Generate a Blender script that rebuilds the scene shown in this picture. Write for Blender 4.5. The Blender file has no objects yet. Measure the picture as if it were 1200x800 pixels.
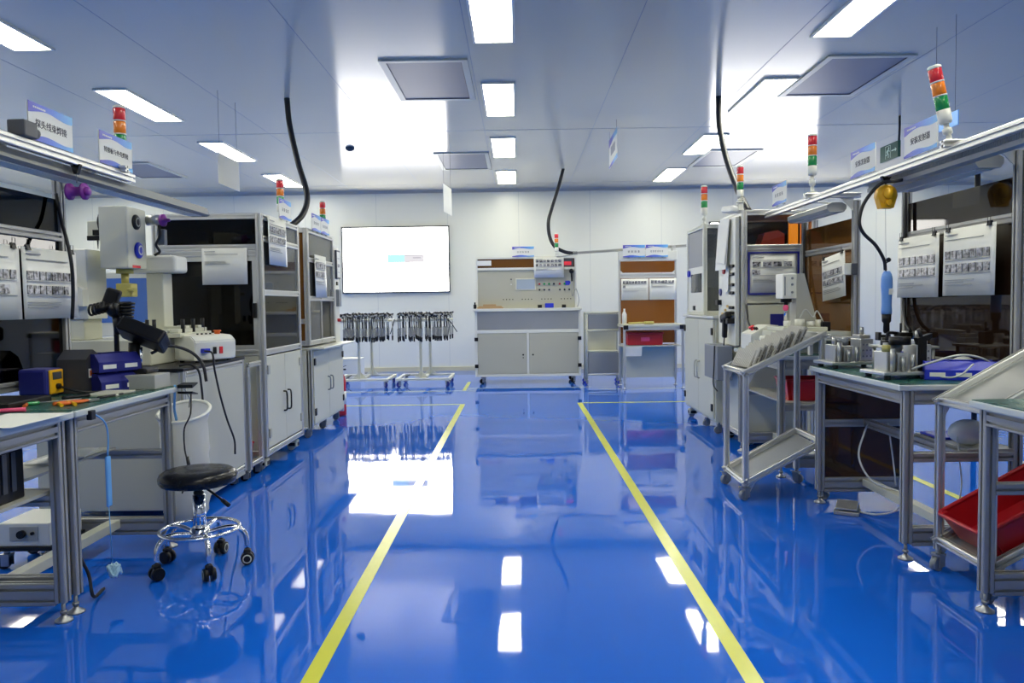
import bpy, bmesh, math, random
from mathutils import Vector, Matrix, Euler
rnd = random.Random(7)
PI = math.pi
SC = bpy.context.scene
COL = SC.collection

# ------------------------------------------------------------------ materials
def new_mat(name):
    m = bpy.data.materials.new(name); m.use_nodes = True
    return m, m.node_tree.nodes, m.node_tree.links, m.node_tree.nodes['Principled BSDF']

def pbr(name, col, rough=.5, metal=0., coat=0., spec=.5, emit=None, emit_s=0., noise=None, alpha=None):
    m, n, l, b = new_mat(name)
    b.inputs['Base Color'].default_value = (*col, 1)
    b.inputs['Roughness'].default_value = rough
    b.inputs['Metallic'].default_value = metal
    b.inputs['Coat Weight'].default_value = coat
    b.inputs['Coat Roughness'].default_value = .05
    b.inputs['Specular IOR Level'].default_value = spec
    if emit:
        b.inputs['Emission Color'].default_value = (*emit, 1)
        b.inputs['Emission Strength'].default_value = emit_s
    if noise:                                   # (scale, amount): slight wear in colour and gloss
        t = n.new('ShaderNodeTexCoord'); nz = n.new('ShaderNodeTexNoise')
        nz.inputs['Scale'].default_value = noise[0]; nz.inputs['Detail'].default_value = 5
        l.new(t.outputs['Object'], nz.inputs['Vector'])
        r = n.new('ShaderNodeMapRange')
        r.inputs['To Min'].default_value = 1 - noise[1]; r.inputs['To Max'].default_value = 1 + noise[1]
        l.new(nz.outputs['Fac'], r.inputs['Value'])
        mx = n.new('ShaderNodeMix'); mx.data_type = 'RGBA'; mx.blend_type = 'MULTIPLY'
        mx.inputs['Factor'].default_value = 1
        mx.inputs[6].default_value = (*col, 1)
        l.new(r.outputs['Result'], mx.inputs[7]); l.new(mx.outputs[2], b.inputs['Base Color'])
        r2 = n.new('ShaderNodeMapRange')
        r2.inputs['To Min'].default_value = max(0, rough - .06); r2.inputs['To Max'].default_value = rough + .06
        l.new(nz.outputs['Fac'], r2.inputs['Value']); l.new(r2.outputs['Result'], b.inputs['Roughness'])
    return m

def tinted(name, tint, gloss=.04, body=None, body_f=0.):
    """sheet plastic: tinted transparency with a mirror-like surface"""
    m, n, l, b = new_mat(name)
    n.remove(b)
    out = n['Material Output']
    tr = n.new('ShaderNodeBsdfTransparent'); tr.inputs['Color'].default_value = (*tint, 1)
    gl = n.new('ShaderNodeBsdfGlossy'); gl.inputs['Roughness'].default_value = gloss
    fr = n.new('ShaderNodeFresnel'); fr.inputs['IOR'].default_value = 1.45
    mx = n.new('ShaderNodeMixShader')
    l.new(fr.outputs[0], mx.inputs[0])
    if body:
        d = n.new('ShaderNodeBsdfDiffuse'); d.inputs['Color'].default_value = (*body, 1)
        m2 = n.new('ShaderNodeMixShader'); m2.inputs[0].default_value = body_f
        l.new(tr.outputs[0], m2.inputs[1]); l.new(d.outputs[0], m2.inputs[2]); l.new(m2.outputs[0], mx.inputs[1])
    else:
        l.new(tr.outputs[0], mx.inputs[1])
    l.new(gl.outputs[0], mx.inputs[2]); l.new(mx.outputs[0], out.inputs['Surface'])
    return m

M = {}
M['alu'] = pbr('aluminium', (.72, .72, .68), .34, .75, noise=(9, .05))
M['alu_dull'] = pbr('aluminium_dull', (.42, .42, .4), .5, .6, noise=(9, .06))
M['steel'] = pbr('steel_sheet', (.42, .43, .42), .36, .8, noise=(4, .08))
M['chrome'] = pbr('chrome', (.85, .86, .88), .08, 1.)
M['white'] = pbr('white_coat', (.8, .8, .7), .38, noise=(3, .02))
M['offwhite'] = pbr('offwhite_coat', (.66, .66, .53), .4, noise=(3, .03))
M['beige'] = pbr('beige_coat', (.5, .49, .38), .42, noise=(3, .03))
M['grey'] = pbr('grey_coat', (.44, .44, .39), .45, noise=(3, .04))
M['midgrey'] = pbr('mid_grey_plastic', (.24, .26, .28), .45, noise=(5, .05))
M['darkgrey'] = pbr('dark_grey_plastic', (.07, .075, .085), .45, noise=(6, .08))
M['black'] = pbr('black_plastic', (.008, .008, .009), .36, spec=.3)
M['rubber'] = pbr('black_rubber', (.02, .02, .022), .6)
M['leather'] = pbr('black_vinyl', (.007, .007, .008), .26, spec=.35, noise=(30, .2))
M['green_mat'] = pbr('green_bench_mat', (.025, .12, .1), .28, noise=(6, .12))
M['edge'] = pbr('bench_edge', (.6, .64, .6), .4)
M['red'] = pbr('red_plastic', (.5, .012, .02), .35, noise=(5, .06))
M['red_lens'] = pbr('red_lens', (.85, .03, .04), .25, coat=.5)
M['amber_lens'] = pbr('amber_lens', (.95, .25, .015), .25, coat=.5)
M['green_lens'] = pbr('green_lens', (.015, .32, .07), .25, coat=.5)
M['blue'] = pbr('blue_plastic', (.02, .04, .6), .35, noise=(5, .06))
M['deepblue'] = pbr('deep_blue_plastic', (.018, .022, .22), .38, noise=(5, .06))
M['screwblue'] = pbr('soft_blue_plastic', (.15, .34, .75), .4)
M['purple'] = pbr('purple_plastic', (.24, .035, .3), .38)
M['yellow'] = pbr('yellow_plastic', (.95, .5, .012), .32)
M['paleyellow'] = pbr('pale_yellow_metal', (.52, .46, .12), .4)
M['orange'] = pbr('orange_plastic', (.8, .16, .02), .4)
M['pink'] = pbr('pink_plastic', (.8, .08, .2), .4)
M['paper'] = pbr('paper', (.86, .86, .78), .6)
M['sleeve'] = pbr('paper_in_sleeve', (.86, .86, .78), .5, coat=.12)
M['ink'] = pbr('ink', (.05, .05, .06), .6)
M['greyink'] = pbr('grey_print', (.36, .37, .39), .6)
M['cloth'] = pbr('white_cloth', (.86, .86, .78), .8)
def bag_cloth():
    m, n, l, b = new_mat('translucent_white_bag'); n.remove(b)
    d = n.new('ShaderNodeBsdfDiffuse'); d.inputs[0].default_value = (.9, .9, .86, 1)
    tl = n.new('ShaderNodeBsdfTranslucent'); tl.inputs[0].default_value = (.92, .92, .88, 1)
    mx = n.new('ShaderNodeMixShader'); mx.inputs[0].default_value = .38
    l.new(d.outputs[0], mx.inputs[1]); l.new(tl.outputs[0], mx.inputs[2]); l.new(mx.outputs[0], n['Material Output'].inputs['Surface'])
    return m
M['bag'] = bag_cloth()
M['cabgrey'] = pbr('cabinet_grey', (.53, .53, .43), .42, noise=(3, .03))
M['plate_shade'] = pbr('plate_gap_shade', (.17, .165, .14), .6)  # board colour darkened to put shade into the gaps between ribs
M['lightblue'] = pbr('light_blue_strap', (.15, .42, .8), .5)
M['cable'] = pbr('black_cable', (.01, .01, .012), .5)
M['greycable'] = pbr('grey_cable', (.33, .34, .33), .5)
M['tube'] = pbr('clear_tube', (.6, .62, .6), .25)
M['wood'] = pbr('pale_wood', (.5, .33, .16), .5)
M['brass'] = pbr('brass', (.75, .55, .25), .3, 1.)
M['taupe'] = pbr('toothed_plate', (.52, .51, .46), .5, noise=(20, .1))
M['smoke'] = tinted('smoked_acrylic', (.2, .15, .13), .03)
M['brown'] = tinted('brown_acrylic', (.55, .27, .1), .05, (.36, .15, .03), .42)
M['darkbrown'] = tinted('dark_brown_acrylic', (.26, .15, .1), .03, (.05, .025, .015), .35)
M['glass'] = tinted('grey_glass', (.62, .65, .66), .02, (.3, .32, .33), .25)
M['clear'] = tinted('clear_glass', (.9, .92, .92), .02)
M['bluescreen'] = pbr('blue_display', (.05, .12, .4), .2, emit=(.1, .22, .6), emit_s=.12)
M['dimscreen'] = pbr('grey_display', (.25, .3, .36), .2, emit=(.3, .36, .42), emit_s=.25)
M['redled'] = pbr('red_digits', (.4, .02, .03), .4, emit=(1, .05, .08), emit_s=.35)
M['orangelit'] = pbr('orange_panel', (.9, .32, .03), .5, emit=(1, .3, .02), emit_s=.5)

def photo_print():
    m, n, l, b = new_mat('printed_photo')
    t = n.new('ShaderNodeTexCoord'); nz = n.new('ShaderNodeTexNoise'); nz.inputs['Scale'].default_value = 60
    nz.inputs['Detail'].default_value = 3
    cr = n.new('ShaderNodeValToRGB')
    e = cr.color_ramp.elements
    e[0].position = .38; e[0].color = (.03, .03, .035, 1); e[1].position = .62; e[1].color = (.5, .5, .52, 1)
    l.new(t.outputs['Object'], nz.inputs['Vector']); l.new(nz.outputs['Fac'], cr.inputs[0])
    l.new(cr.outputs[0], b.inputs['Base Color']); b.inputs['Roughness'].default_value = .4
    b.inputs['Coat Weight'].default_value = .1
    return m
M['photo'] = photo_print()

def sign_band():
    m, n, l, b = new_mat('sign_band_print')
    t = n.new('ShaderNodeTexCoord'); s = n.new('ShaderNodeSeparateXYZ')
    r = n.new('ShaderNodeMapRange'); r.inputs['From Min'].default_value = -.14; r.inputs['From Max'].default_value = .14
    cr = n.new('ShaderNodeValToRGB')
    e = cr.color_ramp.elements
    e[0].color = (.1, .085, .5, 1); e[1].color = (.16, .5, .85, 1)
    x = cr.color_ramp.elements.new(.5); x.color = (.1, .22, .75, 1)
    l.new(t.outputs['Object'], s.inputs[0]); l.new(s.outputs[0], r.inputs['Value'])
    l.new(r.outputs[0], cr.inputs[0]); l.new(cr.outputs[0], b.inputs['Base Color'])
    b.inputs['Roughness'].default_value = .35
    return m
M['band'] = sign_band()

def lamp_mat(name, col, s):
    m, n, l, b = new_mat(name); n.remove(b)
    e = n.new('ShaderNodeEmission'); e.inputs[0].default_value = (*col, 1); e.inputs[1].default_value = s
    l.new(e.outputs[0], n['Material Output'].inputs['Surface'])
    return m
M['lamp'] = lamp_mat('led_diffuser', (1., .975, .82), 17.)
M['screen'] = lamp_mat('bright_screen', (1., .98, .93), 7.5)

def floor_mat():
    m, n, l, b = new_mat('blue_epoxy')
    t = n.new('ShaderNodeTexCoord')
    nz = n.new('ShaderNodeTexNoise'); nz.inputs['Scale'].default_value = .9; nz.inputs['Detail'].default_value = 4
    l.new(t.outputs['Object'], nz.inputs['Vector'])
    cr = n.new('ShaderNodeValToRGB'); e = cr.color_ramp.elements
    e[0].position = .3; e[0].color = (.006, .118, .63, 1); e[1].position = .7; e[1].color = (.009, .138, .71, 1)
    l.new(nz.outputs['Fac'], cr.inputs[0]); l.new(cr.outputs[0], b.inputs['Base Color'])
    b.inputs['Roughness'].default_value = .035
    b.inputs['IOR'].default_value = 1.52
    # self-levelled resin: long shallow swells plus a faint orange peel
    n1 = n.new('ShaderNodeTexNoise'); n1.inputs['Scale'].default_value = 2.6; n1.inputs['Detail'].default_value = 1.5
    mp = n.new('ShaderNodeMapping'); mp.inputs['Scale'].default_value = (1., .55, 1)
    l.new(t.outputs['Object'], mp.inputs[0]); l.new(mp.outputs[0], n1.inputs['Vector'])
    b1 = n.new('ShaderNodeBump'); b1.inputs['Strength'].default_value = .22; b1.inputs['Distance'].default_value = .008
    l.new(n1.outputs['Fac'], b1.inputs['Height']); l.new(b1.outputs[0], b.inputs['Normal'])
    return m
M['floor'] = floor_mat()

def panel_paint(name, col, rough, coatless=True, wave=.0):
    m, n, l, b = new_mat(name)
    b.inputs['Base Color'].default_value = (*col, 1); b.inputs['Roughness'].default_value = rough
    t = n.new('ShaderNodeTexCoord'); n1 = n.new('ShaderNodeTexNoise'); n1.inputs['Scale'].default_value = 1.1
    n1.inputs['Detail'].default_value = 1
    l.new(t.outputs['Object'], n1.inputs['Vector'])
    b1 = n.new('ShaderNodeBump'); b1.inputs['Strength'].default_value = wave; b1.inputs['Distance'].default_value = .02
    l.new(n1.outputs['Fac'], b1.inputs['Height']); l.new(b1.outputs[0], b.inputs['Normal'])
    return m
M['ceil'] = panel_paint('ceiling_panel_paint', (.72, .69, .56), .17, wave=.08)
_b = M['ceil'].node_tree.nodes['Principled BSDF']; _b.inputs['IOR'].default_value = 1.6
_b.inputs['Anisotropic'].default_value = .8            # rolled steel sheet, grain along the room
_c = M['ceil'].node_tree.nodes.new('ShaderNodeCombineXYZ'); _c.inputs[1].default_value = 1
M['ceil'].node_tree.links.new(_c.outputs[0], _b.inputs['Tangent'])
M['wall'] = panel_paint('wall_panel_paint', (.82, .83, .74), .3, wave=.05)
M['seam'] = pbr('panel_joint', (.25, .28, .32), .5)
M['wseam'] = pbr('wall_joint', (.5, .53, .53), .5)
M['yline'] = pbr('yellow_floor_tape', (.62, .64, .05), .22, noise=(12, .06))
M['pline'] = pbr('pale_floor_strip', (.55, .6, .42), .2)  # pale strips across the floor beyond the yellow lanes
M['skirting'] = pbr('cream_skirting', (.7, .66, .45), .4)
M['filter'] = pbr('filter_mesh', (.2, .22, .27), .45)

# ------------------------------------------------------------------ mesh builder
class MB:
    def __init__(s): s.bm = bmesh.new()
    def faces(s, vs, fs, mi=0, smooth=False):
        v = [s.bm.verts.new(p) for p in vs]
        out = []
        for f in fs:
            try:
                q = s.bm.faces.new([v[i] for i in f]); q.material_index = mi; q.smooth = smooth; out.append(q)
            except ValueError: pass
        return v
    def box(s, x0, x1, y0, y1, z0, z1, mi=0):
        x0, x1 = sorted((x0, x1)); y0, y1 = sorted((y0, y1)); z0, z1 = sorted((z0, z1))
        s.faces([(x0,y0,z0),(x1,y0,z0),(x1,y1,z0),(x0,y1,z0),(x0,y0,z1),(x1,y0,z1),(x1,y1,z1),(x0,y1,z1)],
                [(3,2,1,0),(4,5,6,7),(0,1,5,4),(1,2,6,5),(2,3,7,6),(3,0,4,7)], mi)
        return s
    def bbox(s, x0, x1, y0, y1, z0, z1, b=.004, mi=0, seg=2):
        """box with rounded edges"""
        t = MB(); t.box(x0, x1, y0, y1, z0, z1)
        bmesh.ops.bevel(t.bm, geom=t.bm.edges[:], offset=b, segments=seg, affect='EDGES', profile=.5)
        s.join(t, Matrix(), mi); return s
    def join(s, o, mat=Matrix(), mi=None):
        vm = {}
        for v in o.bm.verts: vm[v] = s.bm.verts.new(mat @ v.co)
        for f in o.bm.faces:
            try:
                q = s.bm.faces.new([vm[v] for v in f.verts]); q.smooth = f.smooth
                q.material_index = f.material_index if mi is None else mi
            except ValueError: pass
        return s
    def obox(s, c, size, rot=(0, 0, 0), mi=0, b=0):
        t = MB(); h = [a / 2 for a in size]
        t.box(-h[0], h[0], -h[1], h[1], -h[2], h[2])
        if b: bmesh.ops.bevel(t.bm, geom=t.bm.edges[:], offset=b, segments=2, affect='EDGES', profile=.5)
        s.join(t, Matrix.Translation(c) @ Euler(rot).to_matrix().to_4x4(), mi); return s
    def prism(s, poly, axis, a, b, mi=0, smooth=False):
        """extrude a 2D polygon along an axis ('x','y','z') from a to b; poly coords are the other two axes in order"""
        def P(p, t):
            return {'x': (t, p[0], p[1]), 'y': (p[0], t, p[1]), 'z': (p[0], p[1], t)}[axis]
        n = len(poly)
        vs = [P(p, a) for p in poly] + [P(p, b) for p in poly]
        fs = [tuple(range(n))[::-1], tuple(range(n, 2 * n))] + [(i, (i + 1) % n, n + (i + 1) % n, n + i) for i in range(n)]
        s.faces(vs, fs, mi); return s
    def frame(s, d):
        d = Vector(d).normalized()
        u = Vector((0, 0, 1)) if abs(d.z) < .9 else Vector((0, 1, 0))
        a = d.cross(u).normalized(); return a, a.cross(d).normalized()
    def cyl(s, p0, p1, r, r2=None, seg=16, mi=0, cap=True):
        p0, p1 = Vector(p0), Vector(p1); r2 = r if r2 is None else r2
        a, b = s.frame(p1 - p0)
        vs = [p0 + r * (math.cos(t) * a + math.sin(t) * b) for t in [2 * PI * i / seg for i in range(seg)]]
        vs += [p1 + r2 * (math.cos(t) * a + math.sin(t) * b) for t in [2 * PI * i / seg for i in range(seg)]]
        v = s.faces(vs, [(i, (i + 1) % seg, seg + (i + 1) % seg, seg + i) for i in range(seg)], mi, True)
        if cap:
            for vv in (v[:seg][::-1], v[seg:]):
                try: f = s.bm.faces.new(vv); f.material_index = mi
                except ValueError: pass
        return s
    def tube(s, pts, r, seg=8, mi=0, closed=False, smoothn=0):
        P = [Vector(p) for p in pts]
        if smoothn: P = spline(P, smoothn, closed)
        n = len(P); rings = []
        up = None
        for i in range(n):
            if closed: d = P[(i + 1) % n] - P[i - 1]
            else: d = P[min(i + 1, n - 1)] - P[max(i - 1, 0)]
            if d.length < 1e-9: d = Vector((0, 0, 1))
            d.normalize()
            if up is None: a, b = s.frame(d)
            else:
                a = (up - d * up.dot(d))
                a = a.normalized() if a.length > 1e-6 else s.frame(d)[0]
                b = a.cross(d).normalized()
            up = a
            rr = r(i / (n - 1)) if callable(r) else r
            rings.append([s.bm.verts.new(P[i] + rr * (math.cos(t) * a + math.sin(t) * b)) for t in [2 * PI * k / seg for k in range(seg)]])
        for i in range(n if closed else n - 1):
            A, B = rings[i], rings[(i + 1) % n]
            for k in range(seg):
                try:
                    f = s.bm.faces.new((A[k], A[(k + 1) % seg], B[(k + 1) % seg], B[k])); f.smooth = True; f.material_index = mi
                except ValueError: pass
        if not closed:
            for q in (rings[0][::-1], rings[-1]):
                try: f = s.bm.faces.new(q); f.material_index = mi
                except ValueError: pass
        return s
    def lathe(s, prof, c=(0, 0, 0), seg=24, mi=0, axis='z', cap=True):
        """profile [(r, h)] turned about an axis through c"""
        c = Vector(c); rings = []
        for r, h in prof:
            ring = []
            for k in range(seg):
                t = 2 * PI * k / seg; u, v = r * math.cos(t), r * math.sin(t)
                p = {'z': (u, v, h), 'x': (h, u, v), 'y': (v, h, u)}[axis]
                ring.append(s.bm.verts.new(c + Vector(p)))
            rings.append(ring)
        for A, B in zip(rings, rings[1:]):
            for k in range(seg):
                f = s.bm.faces.new((A[k], A[(k + 1) % seg], B[(k + 1) % seg], B[k])); f.smooth = True; f.material_index = mi
        if cap:
            for q in (rings[0][::-1], rings[-1]):
                f = s.bm.faces.new(q); f.material_index = mi
        return s
    def ball(s, c, r, seg=14, mi=0, sc=(1, 1, 1)):
        n = seg // 2 + 1
        pr = [(max(1e-4, r * math.sin(PI * i / (n - 1))), -r * math.cos(PI * i / (n - 1))) for i in range(n)]
        t = MB(); t.lathe(pr, seg=seg, mi=mi, cap=False)
        s.join(t, Matrix.Translation(c) @ Matrix.Diagonal((*sc, 1)), mi); return s
    def beam(s, p0, p1, w=.04, h=.04, mi=0, side=None):
        """extruded slotted aluminium profile from p0 to p1; w across 'side', h across the other direction"""
        p0, p1 = Vector(p0), Vector(p1); d = (p1 - p0).normalized()
        if side is None: side = Vector((1, 0, 0)) if abs(d.x) < .7 else Vector((0, 1, 0))
        a = Vector(side); a = (a - d * a.dot(d)).normalized(); b = d.cross(a).normalized()
        poly = profile(w, h); n = len(poly)
        vs = [p0 + a * x + b * y for x, y in poly] + [p1 + a * x + b * y for x, y in poly]
        s.faces(vs, [tuple(range(n))[::-1], tuple(range(n, 2 * n))] + [(i, (i + 1) % n, n + (i + 1) % n, n + i) for i in range(n)], mi)
        return s
    def build(s, name, mat, parent=None, world=True, smooth=None, label=None):
        if parent is not None and world:
            o = ORG.get(parent.name, Vector((0, 0, 0)))
            bmesh.ops.translate(s.bm, verts=s.bm.verts[:], vec=-o)
        bmesh.ops.recalc_face_normals(s.bm, faces=s.bm.faces[:])
        me = bpy.data.meshes.new(name); s.bm.to_mesh(me); s.bm.free()
        for q in (mat if isinstance(mat, (list, tuple)) else [mat]): me.materials.append(M[q] if isinstance(q, str) else q)
        ob = bpy.data.objects.new(name, me); COL.objects.link(ob)
        if parent is not None:
            ob.parent = parent
            ORG[ob.name] = ORG.get(parent.name, Vector((0, 0, 0)))
        if label: ob['label'] = label
        return ob

_prof = {}
def profile(w, h, g=.01, dp=.011):
    k = (round(w, 4), round(h, 4))
    if k in _prof: return _prof[k]
    def side(L):
        n = max(1, int(round(L / .04))); m = L / n; out = []
        for i in range(n):
            c = (i + .5) * m
            out += [(c - g / 2, 0), (c - g / 2 - .0015, dp), (c + g / 2 + .0015, dp), (c + g / 2, 0)]
        return out
    P = []
    c = .003
    P += [(-w/2 + c, -h/2)] + [(-w/2 + t, -h/2 + q) for t, q in side(w)] + [(w/2 - c, -h/2)]
    P += [(w/2, -h/2 + c)] + [(w/2 - q, -h/2 + t) for t, q in side(h)] + [(w/2, h/2 - c)]
    P += [(w/2 - c, h/2)] + [(w/2 - t, h/2 - q) for t, q in side(w)] + [(-w/2 + c, h/2)]
    P += [(-w/2, h/2 - c)] + [(-w/2 + q, h/2 - t) for t, q in side(h)] + [(-w/2, -h/2 + c)]
    _prof[k] = P
    return P

def spline(P, n, closed=False):
    """Catmull-Rom through points"""
    out = []; m = len(P)
    for i in range(m if closed else m - 1):
        p1, p2 = P[i], P[(i + 1) % m]
        p0 = P[i - 1] if (closed or i > 0) else p1 * 2 - p2
        p3 = P[(i + 2) % m] if (closed or i + 2 < m) else p2 * 2 - p1
        for k in range(n):
            t = k / n
            out.append(.5 * ((2 * p1) + (p2 - p0) * t + (2 * p0 - 5 * p1 + 4 * p2 - p3) * t * t + (3 * p1 - p0 - 3 * p2 + p3) * t ** 3))
    if not closed: out.append(P[-1])
    return out

ORG = {}
def thing(name, label, cat, loc=(0, 0, 0), rz=0, group=None, rot=None):
    o = bpy.data.objects.new(name, None); COL.objects.link(o)
    o.empty_display_size = .05
    o.location = loc; o.rotation_euler = rot if rot else (0, 0, rz)
    ORG[o.name] = Vector(loc)
    return tag(o, label, cat, group)
def tag(o, label, cat, group=None):
    o['label'] = label; o['category'] = cat
    if group: o['group'] = group
    return o
def solo(name, mb, mat, label, cat, group=None):
    """a thing that is one mesh, its origin moved to its own base"""
    vs = [v.co for v in mb.bm.verts]
    c = Vector(((min(v.x for v in vs) + max(v.x for v in vs)) / 2, (min(v.y for v in vs) + max(v.y for v in vs)) / 2, min(v.z for v in vs)))
    bmesh.ops.translate(mb.bm, verts=mb.bm.verts[:], vec=-c)
    o = mb.build(name, mat); o.location = c; ORG[o.name] = c
    return tag(o, label, cat, group)
def struct(name, mb, mat, parent=None):
    o = mb.build(name, mat, parent)
    if parent is None: o['kind'] = 'structure'
    return o
KIDS = {}
def dup(root, loc, rz=None, label=None, group=None, rot=None):
    def cp(o, par):
        c = o.copy(); COL.objects.link(c)
        if par is not None: c.parent = par
        for ch in [q for q in o.children]: cp(ch, c)
        return c
    r = cp(root, None)
    r.location = loc
    if rot is not None: r.rotation_euler = rot
    elif rz is not None: r.rotation_euler = (0, 0, rz)
    if label: r['label'] = label
    if group: r['group'] = group
    return r

_txt = {}
def text_mb(s, size, depth=.0006):
    """lettering in the XZ plane facing -Y, centred on the origin"""
    cu = bpy.data.curves.new('lettering', 'FONT'); cu.body = s; cu.size = size
    cu.align_x = 'CENTER'; cu.align_y = 'CENTER'; cu.extrude = depth; cu.resolution_u = 2
    ob = bpy.data.objects.new('lettering', cu); COL.objects.link(ob)
    bpy.context.view_layer.update()
    ev = ob.evaluated_get(bpy.context.evaluated_depsgraph_get())
    me = ev.to_mesh(); t = MB(); t.bm.from_mesh(me); ev.to_mesh_clear()
    bpy.data.objects.remove(ob); bpy.data.curves.remove(cu)
    bmesh.ops.transform(t.bm, matrix=Matrix.Rotation(PI / 2, 4, 'X'), verts=t.bm.verts[:])
    for f in t.bm.faces: f.material_index = 0
    return t
EXPOSURE = 0.5
# ------------------------------------------------------------------ room
X0, X1, Y0, Y1, H = -7.6, 8.6, -3.5, 12.8, 3.0
struct('floor', MB().box(X0, X1, Y0, Y1, -.1, 0), 'floor')
struct('ceiling', MB().box(X0, X1, Y0, Y1, H, H + .1), 'ceil')
wb = MB().box(X0, X1, Y1, Y1 + .1, 0, H)
struct('wall_back', wb, 'wall')
struct('wall_left', MB().box(X0 - .1, X0, Y0, Y1, 0, H), 'wall')
struct('wall_right', MB().box(X1, X1 + .1, Y0, Y1, 0, H), 'wall')
struct('wall_front', MB().box(X0, X1, Y0 - .1, Y0, 0, H), 'wall')
# vertical joints of the wall panels and a cream skirting
j = MB()
for k in range(14):
    x = X0 + .55 + k * 1.18
    j.box(x - .002, x + .002, Y1 - .0015, Y1, .08, H)
struct('trim_1', j, 'wseam')
struct('baseboard_back', MB().box(X0, X1, Y1 - .02, Y1, 0, .07), 'skirting')
# ceiling panel joints
c = MB()
for y in (1.0, 4.75, 8.5, 12.2):
    c.box(X0, X1, y - .004, y + .004, H - .0015, H)
struct('trim_2', c, 'seam')
c = MB()
for k in range(14):
    x = X0 + .15 + k * 1.18 + .03
    c.box(x - .0025, x + .0025, Y0, Y1, H - .001, H)
struct('trim_3', c, 'seam')
# cove between wall and ceiling
struct('trim_4', MB().prism([(Y1, H - .05), (Y1 - .015, H - .02), (Y1 - .05, H), (Y1, H)], 'x', X0, X1), 'grey')
# painted lanes and pale cross strips
def lane(x0, x1, y0, y1, m='yline'):
    o = MB().box(x0, x1, y0, y1, 0, .0012).build('floor_marking', m); o['kind'] = 'structure'
W = .027
lane(-.626 - W, -.626 + W, -1, 8.41); lane(.668 - W, .668 + W, -1, 8.41)
lane(-2.45, -.6, 8.41, 8.465); lane(.64, 2.4, 8.41, 8.465)
lane(-2.5, -2.45, -1, 8.465); lane(2.39, 2.44, -1, 8.465)
lane(-3.2, -.55, 9.75, 9.8, 'pline'); lane(1.0, 3.2, 9.75, 9.8, 'pline')
lane(-.73, -.68, 9.8, 10.9); lane(-.7, .95, 10.02, 10.07, 'pline')

# ceiling lamps: flush LED panels in a grid
def lamp(x, y, label, group):
    t = thing('ceiling_light', label, 'ceiling light', (x, y, H - .012), 0, group)
    f = MB(); w, l = .15, .575
    for a, b_, c_, d in ((-w, w, -l, -l + .018), (-w, w, l - .018, l), (-w, -w + .018, -l + .018, l - .018), (w - .018, w, -l + .018, l - .018)):
        f.box(a, b_, c_, d, -.004, .012)
    f.build('frame', 'white', t, world=False)
    MB().box(-w + .018, w - .018, -l + .018, l - .018, 0, .008).build('diffuser', 'lamp', t, world=False)
    return t
ROWS = [(11.61, 'fourth'), (9.42, 'third'), (7.25, 'second'), (5.08, 'first')]
COLS = [(-.147, 'centre row'), (-3.49, 'left row'), (2.28, 'right row'), (-6.49, 'far left row'), (6.1, 'far right row')]
rank = {11.61: 'by the back wall', 9.42: 'second from the back wall', 7.25: 'third from the back wall', 5.08: 'fourth from the back wall'}
proto = None
for x, cn in COLS:
    for y in (11.61, 9.42, 7.25, 5.08, 2.92, .76, -1.4):
        if y < 0 and abs(x) > 1 or y < 2 and abs(x) > 5: continue
        lab = 'flush ceiling light in the %s, %s' % (cn, rank.get(y, 'over the camera' if y > 2 else 'just behind the camera' if y > 0 else 'far behind the camera'))
        if proto is None: proto = lamp(x, y, lab, 'flush ceiling light panels')
        else: dup(proto, (x, y, H - .012), 0, lab)
# filter units in the ceiling
def vent(x, y, label):
    t = thing('ceiling_vent', label, 'ceiling vent', (x, y, H - .012), 0, 'ceiling filter units')
    f = MB(); w, l = .345, .585
    for a, b_, c_, d in ((-w, w, -l, -l + .05), (-w, w, l - .05, l), (-w, -w + .05, -l + .05, l - .05), (w - .05, w, -l + .05, l - .05)):
        f.box(a, b_, c_, d, -.003, .012)
    f.build('frame', 'offwhite', t, world=False)
    MB().box(-w + .05, w - .05, -l + .05, l - .05, .004, .01).build('filter_mesh', 'filter', t, world=False)
    g = MB()
    for a, b_, c_, d in ((-w + .05, w - .05, -l + .05, -l + .056), (-w + .05, w - .05, l - .056, l - .05), (-w + .05, -w + .056, -l + .056, l - .056), (w - .056, w - .05, -l + .056, l - .056)):
        g.box(a, b_, c_, d, -.001, .005)
    g.build('gasket', 'darkgrey', t, world=False)
    return t
v = vent(-.71, 6.61, 'square grey ceiling filter panel left of the centre lights, nearer of two')
dup(v, (-.69, 10.28, H - .012), 0, 'square grey ceiling filter panel left of the centre lights, farther of two')
dup(v, (2.79, 6.68, H - .012), 0, 'large grey ceiling filter panel above the right benches')
dup(v, (2.76, 10.35, H - .012), 0, 'grey ceiling filter panel above the far right cabinet')
dup(v, (-5.1, 10.6, H - .012), 0, 'grey ceiling filter panel partly hidden behind the left bench sign')
# smoke detector
solo('smoke_detector', MB().lathe([(.055, 0), (.055, -.015), (.045, -.03), (.02, -.045), (.001, -.046)], (-1.99, 9.3, H), 18), 'darkgrey',
     'small round grey smoke detector on the ceiling near the bright reflection', 'smoke detector')

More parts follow.
